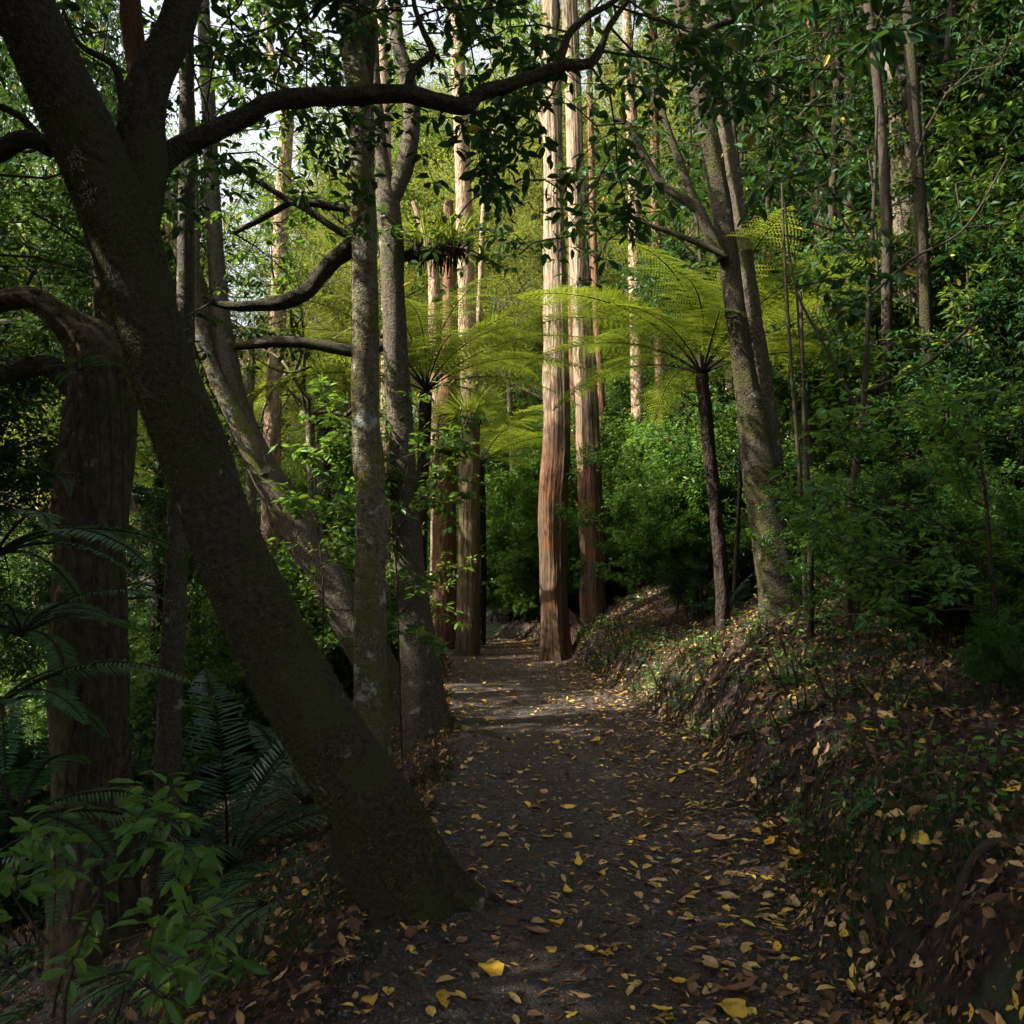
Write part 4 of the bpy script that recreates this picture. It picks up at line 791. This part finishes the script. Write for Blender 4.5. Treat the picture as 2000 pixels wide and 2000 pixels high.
# bottom left
b = hit(150, 1925); bb = np.array([at(150, 2050, 3.0)[0], 3.0, 0]); bb[2] = ground(bb[0], bb[1])
bush('leafy_shrub', 'large leaved green shrub rising in the bottom left corner', bb, sa([(180, 1700, .8, .5), (130, 1740, .3, .5), (90, 1780, -.3, .4), (210, 1780, .9, .1), (60, 1850, -.4, .2), (150, 1860, .5, .1), (230, 1900, 1, .3), (20, 1750, -.5, .4), (100, 1920, .1, .3), (10, 1900, -.3, .2), (250, 1840, .9, .6), (170, 1640, .8, .4)], 3.0), M['bright'],
     stems=[([bb - [0, 0, .2], at(120, 1950, 3), at(140, 1820, 3), at(190, 1680, 3)], .008)], n=3, L=.09, W=.038, length=.35, kids=1, droop=.3)
b = hit(255, 1700); bush('leafy_shrub', 'sprig with toothed green leaves between the old and slender trunks', b, sa([(270, 1340, .8, .1), (280, 1400, 1, 0), (250, 1440, .6, -.2), (300, 1370, .8, 0), (260, 1480, .4, -.3), (290, 1320, .6, .3), (330, 1400, .3, -.3)], b[1] - .3), M['broad'],
     stems=[([b - [0, 0, .2], at(262, 1560, b[1]), at(252, 1480, b[1]), at(270, 1400, b[1] - .2), at(285, 1350, b[1] - .3)], .011)], n=5, L=.10, W=.05, length=.3, kids=1)
b = at(760, 1400, 8.5); b[2] = ground(b[0], b[1])
bush('leafy_shrub', 'leafy sprays hanging in front of the stout forked trunk', b, sa([(740, 870, .8, .1), (760, 900, 1, 0), (770, 850, .8, .2), (790, 930, .6, -.2), (740, 950, .7, -.1), (800, 880, .6, .1), (750, 1000, .6, .2), (740, 1180, .4, .1), (755, 1160, .6, .3)], 8.2), M['broad'],
     stems=[([b - [0, 0, .2], at(752, 1200, 8.3), at(748, 1000, 8.2), at(770, 880, 8.2)], .010)], n=5, L=.11, W=.055, length=.45, kids=1)
b = at(600, 1300, 9.3); b[2] = ground(b[0], b[1])
bush('leafy_shrub', 'sunlit leafy sprays between the leaning tree and slim trunk', b, sa([(560, 840, .6, .2), (600, 860, .8, .1), (580, 900, .6, 0), (620, 930, .8, -.1), (560, 950, .3, 0), (640, 880, .3, .2), (600, 990, .7, -.1), (630, 840, .3, .3), (560, 1000, 0, -.2), (640, 980, .2, 0)], 9.3), M['bright'],
     stems=[([b - [0, 0, .2], at(610, 1150, 9.3), at(600, 1000, 9.3), at(590, 860, 9.3)], .010)], n=5, L=.12, W=.055, length=.6, kids=2)

# drooping ferns at the left edge
ff = frond_mesh(1.0, .5, -.9, .13, 42, 1, 'fernd', .12, .014, True)
def ground_fern(label, p, n, s, group=None):
    t = thing('ground_fern', label, 'fern', p, group)
    for k in range(n):
        o = obj('frond', ff, t, (0, 0, 0)); o.rotation_euler = (rng.uniform(-.3, .3), rng.uniform(-.5, .2), (k + rng.uniform(-.3, .3)) * 6.283 / n); o.scale = (s * rng.uniform(.7, 1.1),) * 3
    return t
for k, (x, y, Y, lab) in enumerate([(-10, 1050, 4.6, 'hanging fern with long fronds high at the left edge'), (40, 1200, 4.8, 'blue green fern drooping beside the old trunk'), (-20, 1350, 4.2, 'fern arching in from the left edge at mid height'), (90, 900, YD - .3, 'small fern growing on the old trunk shoulder'), (30, 1560, 4.2, 'low dark fern left of the old trunk'), (150, 700, YD - .3, 'wispy fern sprouting from the bend of the old trunk')]):
    ground_fern(lab, at(x, y, Y), 14 if k not in (3, 5) else 7, [1.05, .9, 1.0, .45, .95, .4][k])
# small ferns over the slopes
tfern = ground_fern('small green fern growing on the littered slope', np.array([0, 0, -200.]), 8, .4, 'small ferns on the slopes')
k = 0
while k < 110:
    y = rng.uniform(3.2, 15); sgn = rng.choice([-1, 1, 1]); x = float(pcx(y)) + sgn * (float(phw(y)) + rng.uniform(.1, 3.5))
    place(tfern, x, y, s=rng.uniform(.3, .9)); k += 1
for k in range(60):
    y = rng.uniform(2.8, 8.5); x = float(pcx(y)) - float(phw(y)) - rng.uniform(.9, 4.5); place(tfern, x, y, s=rng.uniform(.8, 1.7))
# seedlings
sd1 = shrub_tpl('seedling', 'small bright leaved seedling sprouting from the bank', 'seedlings on the bank', M['bright'], .28, 3, .04, .02, 4, 0, 8, .02, 'seedling')
for k in range(210):
    y = rng.uniform(3.5, 17); x = float(pcx(y)) + float(phw(y)) + rng.uniform(.1, 1.0 if k % 2 else 5)
    if k % 6 == 0: x = float(pcx(y)) - float(phw(y)) - rng.uniform(.05, 2)
    place(sd1, x, y, s=rng.uniform(.6, 1.6))

# ------------------------------------------------------------------ moss and grass tufts, litter, gravel  (stuff)
def scatter(n, f): return f(n)
mb = MB(); n = 90000
y = rng.uniform(2, 17, n) ; y = 2 + (y - 2) ** 1.25 * (15 / 15 ** 1.25)
side = rng.random(n) < .72
x = np.where(side, pcx(y) + phw(y) + rng.exponential(1.8, n) - .02, pcx(y) - phw(y) - rng.exponential(.9, n) + .02)
pat = np.sin(x * 2.3 + 1.7 * np.sin(y * 1.1)) + np.sin(y * 3.1 + x * 1.3) + .8 * np.sin(x * 6 + y * 5)
k_ = pat > .15; x = x[k_]; y = y[k_]; n = len(x)
P = np.stack([x, y, gz(x, y) - .01], -1); D = rng.normal(size=(n, 3)) * .6; D[:, 2] = np.abs(D[:, 2]) + .5
leaves(mb, P, D, rdir(n), rng.uniform(.03, .10, n), rng.uniform(.006, .014, n), 0, 4)
tag(obj('ground_cover', mb.mesh('ground_cover', [M['moss']])), 'short moss and grass blades covering the path verges', 'ground cover', kind='stuff')

litst = [(0, (.020, .011, .007)), (.40, (.045, .022, .013)), (.62, (.10, .050, .026)), (.78, (.19, .105, .05)), (.89, (.34, .22, .10)), (.96, (.46, .30, .09)), (1, (.52, .36, .05))]
M['litter'] = leafmat('leaf_litter', litst, (.5, .28, .08), .12, .65, .25, 0)
M['litterpath'] = leafmat('path_litter', [(0, (.06, .03, .016)), (.35, (.13, .065, .03)), (.6, (.32, .20, .09)), (.82, (.55, .38, .14)), (1, (.70, .48, .05))], (.5, .3, .06), .12, .6, .25, 0)
def litter_pts(n, on_path):
    y = 1.8 + rng.random(n) ** (1.5 if on_path else 1.1) * 19
    if on_path:
        u = rng.uniform(-1, 1, n); u = np.where(rng.random(n) < .45, np.abs(u) ** .6, u); x = pcx(y) + u * (phw(y) + .1)
    else:
        side = rng.random(n) < .55
        x = np.where(side, pcx(y) + phw(y) + rng.exponential(2.4, n), pcx(y) - phw(y) - rng.exponential(2.8, n))
    return x, y
def litter(mb, n, on_path, Lr, fsz, m=0):
    x, y = litter_pts(n, on_path); z = gz(x, y) + .012 + (rng.random(n) * .02 if not on_path else .008)
    e = .03; gx = (ground(x + e, y) - ground(x - e, y)) / (2 * e); gy = (ground(x, y + e) - ground(x, y - e)) / (2 * e)
    N = nrm(np.stack([-gx, -gy, np.ones(n)], -1) + rng.normal(size=(n, 3)) * fsz); D = rng.normal(size=(n, 3)); D -= N * np.sum(D * N, 1, keepdims=True)
    L = rng.uniform(*Lr, n); leaves(mb, np.stack([x, y, z], -1), D, N, L, L * rng.uniform(.25, .72, n), m, 8, .22, rng.uniform(-.28, .28, n))
mb = MB(); litter(mb, 26000, False, (.035, .095), .5); litter(mb, 110000, False, (.012, .05), .5); litter(mb, 16000, True, (.008, .04), .16); litter(mb, 5200, True, (.03, .085), .18, 2)
for on, n_ in ((True, 900), (False, 6000)):
    x, y = litter_pts(n_, on); D = rng.normal(size=(n_, 3)); D[:, 2] = (ground(x + D[:, 0] * .05, y + D[:, 1] * .05) - ground(x, y)) / .05; leaves(mb, np.stack([x, y, gz(x, y) + .02], -1), D, np.array([[0, 0, 1.0]]) + 0 * D, rng.uniform(.06, .28, n_), rng.uniform(.003, .007, n_), 1, 8, .4, rng.uniform(-.1, .1, n_))
tag(obj('leaf_litter', mb.mesh('leaf_litter', [M['litter'], M['twig'], M['litterpath']])), 'brown and tan fallen leaves littering the path and its slopes', 'leaf litter', kind='stuff')

def pebm():
    m, nt, b = newmat('pebble'); g = N_(nt, 'ShaderNodeNewGeometry'); r = ramp(nt, [(0, (.02, .017, .015)), (.7, (.05, .044, .04)), (.95, (.10, .09, .085)), (1, (.17, .16, .15))]); nt.links.new(g.outputs['Random Per Island'], r.inputs[0]); nt.links.new(r.outputs[0], b.inputs['Base Color']); b.inputs['Roughness'].default_value = .75
    return m
mb = MB(); n = 26000
y = 1.6 + rng.random(n) ** 1.6 * 9; x = pcx(y) + rng.uniform(-1, 1, n) * phw(y)
c = np.stack([x, y, ground(x, y) + .014], -1); s = rng.uniform(.003, .011, n)
O = np.array([[1, 0, 0], [-1, 0, 0], [0, 1, 0], [0, -1, 0], [0, 0, 1], [0, 0, -.6]])
V = c[:, None] + O[None] * s[:, None, None] * rng.uniform(.6, 1.3, (n, 6, 1)); a = rng.uniform(0, 6.3, n)
rel = V - c[:, None]; V = c[:, None] + np.stack([rel[..., 0] * np.cos(a)[:, None] - rel[..., 1] * np.sin(a)[:, None], rel[..., 0] * np.sin(a)[:, None] + rel[..., 1] * np.cos(a)[:, None], rel[..., 2]], -1)
F = np.array([[0, 2, 4], [2, 1, 4], [1, 3, 4], [3, 0, 4], [2, 0, 5], [1, 2, 5], [3, 1, 5], [0, 3, 5]])
mb.add(V.reshape(-1, 3), (F[None] + (np.arange(n) * 6)[:, None, None]).reshape(-1, 3), 0, smooth=False)
tag(obj('loose_gravel', mb.mesh('loose_gravel', [pebm()])), 'small dark loose stones on the path surface', 'gravel', kind='stuff')

# roots and fallen sticks
def sticks():
    for k, (pts, r, lab) in enumerate([([(1480, 1180), (1520, 1172), (1600, 1165), (1660, 1170)], .014, 'thin fallen stick lying across the upper right bank'), ([(1380, 1400), (1460, 1370), (1560, 1335), (1620, 1320)], .022, 'mossy fallen branch along the middle of the right bank'), ([(1560, 1452), (1640, 1440), (1720, 1425)], .014, 'short fallen stick low on the right bank'), ([(1800, 1760), (1860, 1700), (1905, 1640)], .012, 'fallen twig near the lower right corner'), ([(1540, 1060), (1600, 1010), (1660, 1000)], .008, 'bare curved twig beside the twin stemmed tree')]):
        P = np.array([hit(*q) for q in pts]); 
        if k != 4: P[:, 2] = ground(P[:, 0], P[:, 1]) + .03
        else: P = np.array([at(q[0], q[1], 8.2) for q in pts])
        mb = MB(); Q = spline(P, 20); tube(mb, Q, np.linspace(r, r * .5, len(Q)), 8, 0, .1)
        b = Q[0].copy(); mb.v = [v - b for v in mb.v]; o = obj('fallen_stick', mb.mesh('fallen_stick', [M['grey'] if k != 1 else M['mossy']])); o.location = tuple(b); tag(o, lab, 'stick')
sticks()
for k in range(16):                       # roots hanging out of the cut bank
    y = 3.4 + k * .62 + rng.uniform(-.2, .2); x0 = float(pcx(y)) + float(phw(y)) + rng.uniform(.35, .6); n_ = 10; tt = np.linspace(0, 1, n_)
    P = np.stack([x0 - tt * rng.uniform(.3, .55) + .03 * np.sin(tt * 9 + k), y + tt * rng.uniform(-.5, .5) + .04 * np.sin(tt * 7 + k), 0 * tt], -1); P[:, 2] = gz(P[:, 0], P[:, 1]) + .022 + .02 * np.sin(tt * 5); P[0, 2] -= .05
    mb = MB(); Q = spline(P, 22); tube(mb, Q, np.linspace(rng.uniform(.009, .022), .003, len(Q)), 7, 0, .12); b = Q[0].copy(); mb.v = [v - b for v in mb.v]
    o = obj('bank_root', mb.mesh('bank_root', [M['twig']])); o.location = tuple(b); tag(o, 'thin brown root hanging out of the cut bank beside the path', 'root', 'roots in the cut bank')

# ------------------------------------------------------------------ individual fallen leaves
def leafvar(seed, curl, fold, w):
    r = np.random.default_rng(seed); n = 9; m_ = 5; s = np.linspace(0, 1, n); wd = w * np.sin(np.pi * s ** .85) ** .8 * (1 + .08 * r.normal(size=n)); wd[0] = .02; wd[-1] = .01
    V = []; tw = r.uniform(-.6, .6)
    for i in range(n):
        for j in range(m_):
            q = (j - 2) / 2; yy = q * wd[i] * .5; x = s[i] - .5; z = curl * (x * x * 2) + fold * abs(q) * wd[i] * .6 + tw * x * yy + .02 * r.normal()
            V.append([x, yy + .06 * math.sin(x * 3 + seed), z])
    F = [[i * m_ + j, i * m_ + j + 1, (i + 1) * m_ + j + 1, (i + 1) * m_ + j] for i in range(n - 1) for j in range(m_ - 1)]
    if seed % 2: F = [f for k, f in enumerate(F) if k not in (r.integers(0, len(F)),)]
    return V, F
def solidleaf(name, c1, c2, spot):
    m, nt, b = newmat(name); L = nt.links; tc = N_(nt, 'ShaderNodeTexCoord'); oi = N_(nt, 'ShaderNodeObjectInfo')
    n1 = N_(nt, 'ShaderNodeTexNoise'); n1.inputs['Scale'].default_value = 5; n1.inputs['Detail'].default_value = 5; n1.noise_dimensions = '4D'; L.new(tc.outputs['Object'], n1.inputs['Vector']); L.new(oi.outputs['Random'], n1.inputs['W'])
    r = ramp(nt, [(.3, spot), (.4, c1), (.8, c2)]); L.new(n1.outputs[0], r.inputs[0])
    mr = N_(nt, 'ShaderNodeMapRange'); L.new(oi.outputs['Random'], mr.inputs[0]); mr.inputs[3].default_value = .6; mr.inputs[4].default_value = 1.15
    hs = N_(nt, 'ShaderNodeHueSaturation'); L.new(r.outputs[0], hs.inputs['Color']); L.new(mr.outputs[0], hs.inputs['Value'])
    L.new(hs.outputs[0], b.inputs['Base Color']); b.inputs['Roughness'].default_value = .5
    return m
LM = {'yellow': solidleaf('yellow_leaf', (.62, .36, .025), (.78, .52, .04), (.20, .08, .02)), 'tan': solidleaf('tan_leaf', (.48, .28, .11), (.62, .42, .20), (.12, .06, .03)), 'brown': solidleaf('brown_leaf', (.20, .085, .045), (.30, .14, .07), (.07, .03, .02))}
LV = {c: [] for c in LM}
for c in LM:
    for sd_ in range(6):
        V, F = leafvar(sd_ * 3 + len(c), [.25, -.15, .5, .1, -.35, .3][sd_], [.3, .1, .5, -.2, .2, .4][sd_], [.42, .36, .5, .3, .62, .38][sd_])
        mb = MB(); mb.add(V, F); LV[c].append(mb.mesh('fallen_leaf', [LM[c]]))
lab = {('yellow', 1): 'curled yellow leaf lying on the dark gravel path', ('tan', 1): 'dry tan leaf lying on the dark gravel path', ('brown', 1): 'dull brown leaf lying on the dark gravel path',
       ('yellow', 0): 'yellow leaf lying on the littered slope beside the path', ('tan', 0): 'large pale tan leaf lying on the littered slope', ('brown', 0): 'brown curled leaf lying on the littered slope'}
def fallen(x, y, c, L, on):
    z = float(gz(np.array([x]), np.array([y]))[0]) + (.016 if on else .035) + .1 * L
    e = .05; gx = float(ground(x + e, y) - ground(x - e, y)) / (2 * e); gy = float(ground(x, y + e) - ground(x, y - e)) / (2 * e)
    o = obj('fallen_leaf', LV[c][rng.integers(0, 6)]); n = Vector((-gx + rng.normal() * .12, -gy + rng.normal() * .12, 1)).normalized()
    q = n.to_track_quat('Z', 'Y'); from mathutils import Quaternion
    o.rotation_mode = 'QUATERNION'; o.rotation_quaternion = q @ Quaternion((0, 0, 1), rng.uniform(0, 6.28)); o.location = (x, y, z); o.scale = (L, L, L)
    tag(o, lab[(c, int(on))], 'fallen leaf', {'yellow': 'yellow leaves', 'tan': 'tan leaves', 'brown': 'brown leaves'}[c] + (' on the path' if on else ' on the slopes'))
seen = []
ph = [(735, 1195, 'y', 85), (945, 1075, 'y', 45), (1155, 955, 'y', 80), (1170, 1095, 't', 90), (1330, 1095, 'y', 105), (1445, 1140, 'y', 80), (885, 1268, 't', 85), (940, 1197, 't', 45), (1060, 1235, 'b', 90), (985, 1325, 't', 90), (1270, 1255, 'y', 120), (1355, 1225, 't', 50), (1210, 1412, 'y', 115), (1090, 1475, 'b', 150), (390, 1460, 'y', 110), (598, 1445, 'y', 75), (880, 1520, 't', 80), (1330, 1440, 't', 80), (1455, 1490, 't', 60), (475, 1675, 'b', 80), (860, 1680, 'y', 190), (640, 1690, 'b', 60), (1150, 1730, 'y', 90), (1280, 1735, 'b', 80), (590, 1840, 'y', 200), (970, 1830, 'b', 90), (160, 1910, 'y', 100), (1495, 1585, 'y', 165), (1330, 1820, 't', 120), (830, 1000, 't', 90), (960, 895, 't', 60), (1125, 880, 'y', 60), (780, 490, 'y', 60), (865, 305, 'y', 50), (1005, 590, 't', 60), (960, 650, 't', 45), (1200, 428, 'y', 60), (1435, 330, 'y', 45), (1415, 440, 'y', 90), (1520, 525, 't', 65), (1415, 605, 't', 60), (1625, 645, 'y', 80), (1880, 722, 'y', 45), (1735, 485, 't', 70), (1735, 1025, 'y', 60), (1600, 975, 't', 50), (1420, 955, 't', 80), (1265, 960, 't', 80), (1750, 1185, 't', 100), (1740, 1255, 'b', 60), (740, 230, 'y', 40), (120, 1830, 't', 80), (1270, 790, 'y', 90), (1100, 785, 'b', 90), (1065, 560, 'y', 50), (980, 195, 't', 45), (940, 150, 't', 40), (1100, 640, 't', 70)]
for (cx_, cy_, c, w) in ph: seen.append((650 + cx_ / 2.76, 1300 + cy_ / 2.76, c, w))
ph3 = [(160, 1250, 'y', 95), (350, 1295, 't', 160), (320, 1425, 'y', 80), (120, 1405, 't', 100), (245, 1670, 't', 180), (215, 1795, 't', 115), (415, 1810, 'b', 190), (340, 1890, 'y', 230), (690, 1770, 't', 110), (1105, 1845, 'y', 120), (1120, 1680, 't', 100), (1060, 1810, 't', 80), (1150, 1745, 't', 80), (855, 1265, 'y', 100), (700, 1320, 't', 100), (560, 990, 'y', 115), (480, 915, 'y', 90), (310, 985, 't', 150), (340, 770, 't', 80), (475, 800, 't', 70), (200, 795, 't', 80), (355, 1065, 'y', 40), (375, 1150, 't', 90), (725, 1080, 'y', 50), (480, 1080, 'b', 130), (760, 1170, 't', 60), (600, 1570, 'y', 110), (640, 1600, 't', 60), (870, 1420, 't', 60), (980, 1410, 'b', 100), (520, 1580, 'b', 80), (1165, 740, 't', 130), (1145, 855, 't', 100), (1235, 855, 't', 140), (1365, 995, 'y', 120), (1285, 995, 'y', 80), (1500, 1455, 't', 150), (1380, 1550, 'b', 80), (1345, 1650, 't', 110), (1660, 1720, 'b', 110), (1740, 950, 'b', 80), (1780, 1010, 't', 180), (1740, 1250, 't', 160), (1490, 520, 't', 90), (1390, 500, 'b', 100), (1140, 205, 'y', 90), (1200, 330, 't', 140), (1125, 390, 'y', 120), (1325, 405, 'y', 60), (825, 355, 't', 55), (760, 365, 'b', 50), (805, 250, 't', 60), (1205, 110, 't', 60), (1090, 335, 'b', 60), (275, 130, 'y', 50), (825, 80, 't', 50), (880, 520, 'b', 80), (1870, 730, 'y', 130), (1880, 680, 't', 80), (1590, 890, 't', 60), (90, 725, 'y', 45), (95, 590, 'y', 75), (940, 850, 'y', 70), (1890, 1880, 'y', 110), (1890, 1170, 't', 110), (1280, 1880, 't', 70)]
for (cx_, cy_, c, w) in ph3: seen.append((1300 + cx_ / 2.76, 1300 + cy_ / 2.76, c, w))
ph1 = [(1250, 1565, 't', 60), (1210, 1690, 't', 130), (1300, 1650, 't', 50), (1535, 1375, 'y', 60), (1650, 1270, 'y', 90), (1745, 1190, 'y', 60), (1680, 1330, 'y', 50), (1850, 1260, 't', 60), (1850, 1105, 'y', 70), (1185, 1770, 'y', 40), (1515, 1750, 't', 100), (1340, 1890, 't', 90), (1590, 1840, 't', 70), (1540, 1015, 't', 40), (1900, 1830, 't', 60), (920, 1900, 't', 60)]
for (cx_, cy_, c, w) in ph1: seen.append((cx_ / 2.76, 1300 + cy_ / 2.76, c, w))
cc = {'y': 'yellow', 't': 'tan', 'b': 'brown'}
nl = 0
for (X_, Y_, c, w) in seen:
    p = hit(X_ / K, Y_ / K); L = float(np.clip(w / 2.76 / FPX * p[1] * 1.05, .05, .19)); on = abs(p[0] - float(pcx(p[1]))) < float(phw(p[1])) + .05
    fallen(p[0], p[1], cc[c], L, on); nl += 1
while nl < 296:
    y = 2.6 + rng.random() ** 1.2 * 9; u = rng.uniform(-1, 1.25); x = float(pcx(y)) + u * float(phw(y)); 
    fallen(x, y, ['yellow', 'tan', 'tan', 'brown'][nl % 4], rng.uniform(.05, .10), abs(u) < 1.03); nl += 1

# templates that were never placed would float out of sight: remove
for o in [o for o in scene.objects if o.parent is None and o.location.z < -150]:
    for c in list(o.children): bpy.data.objects.remove(c)
    bpy.data.objects.remove(o)
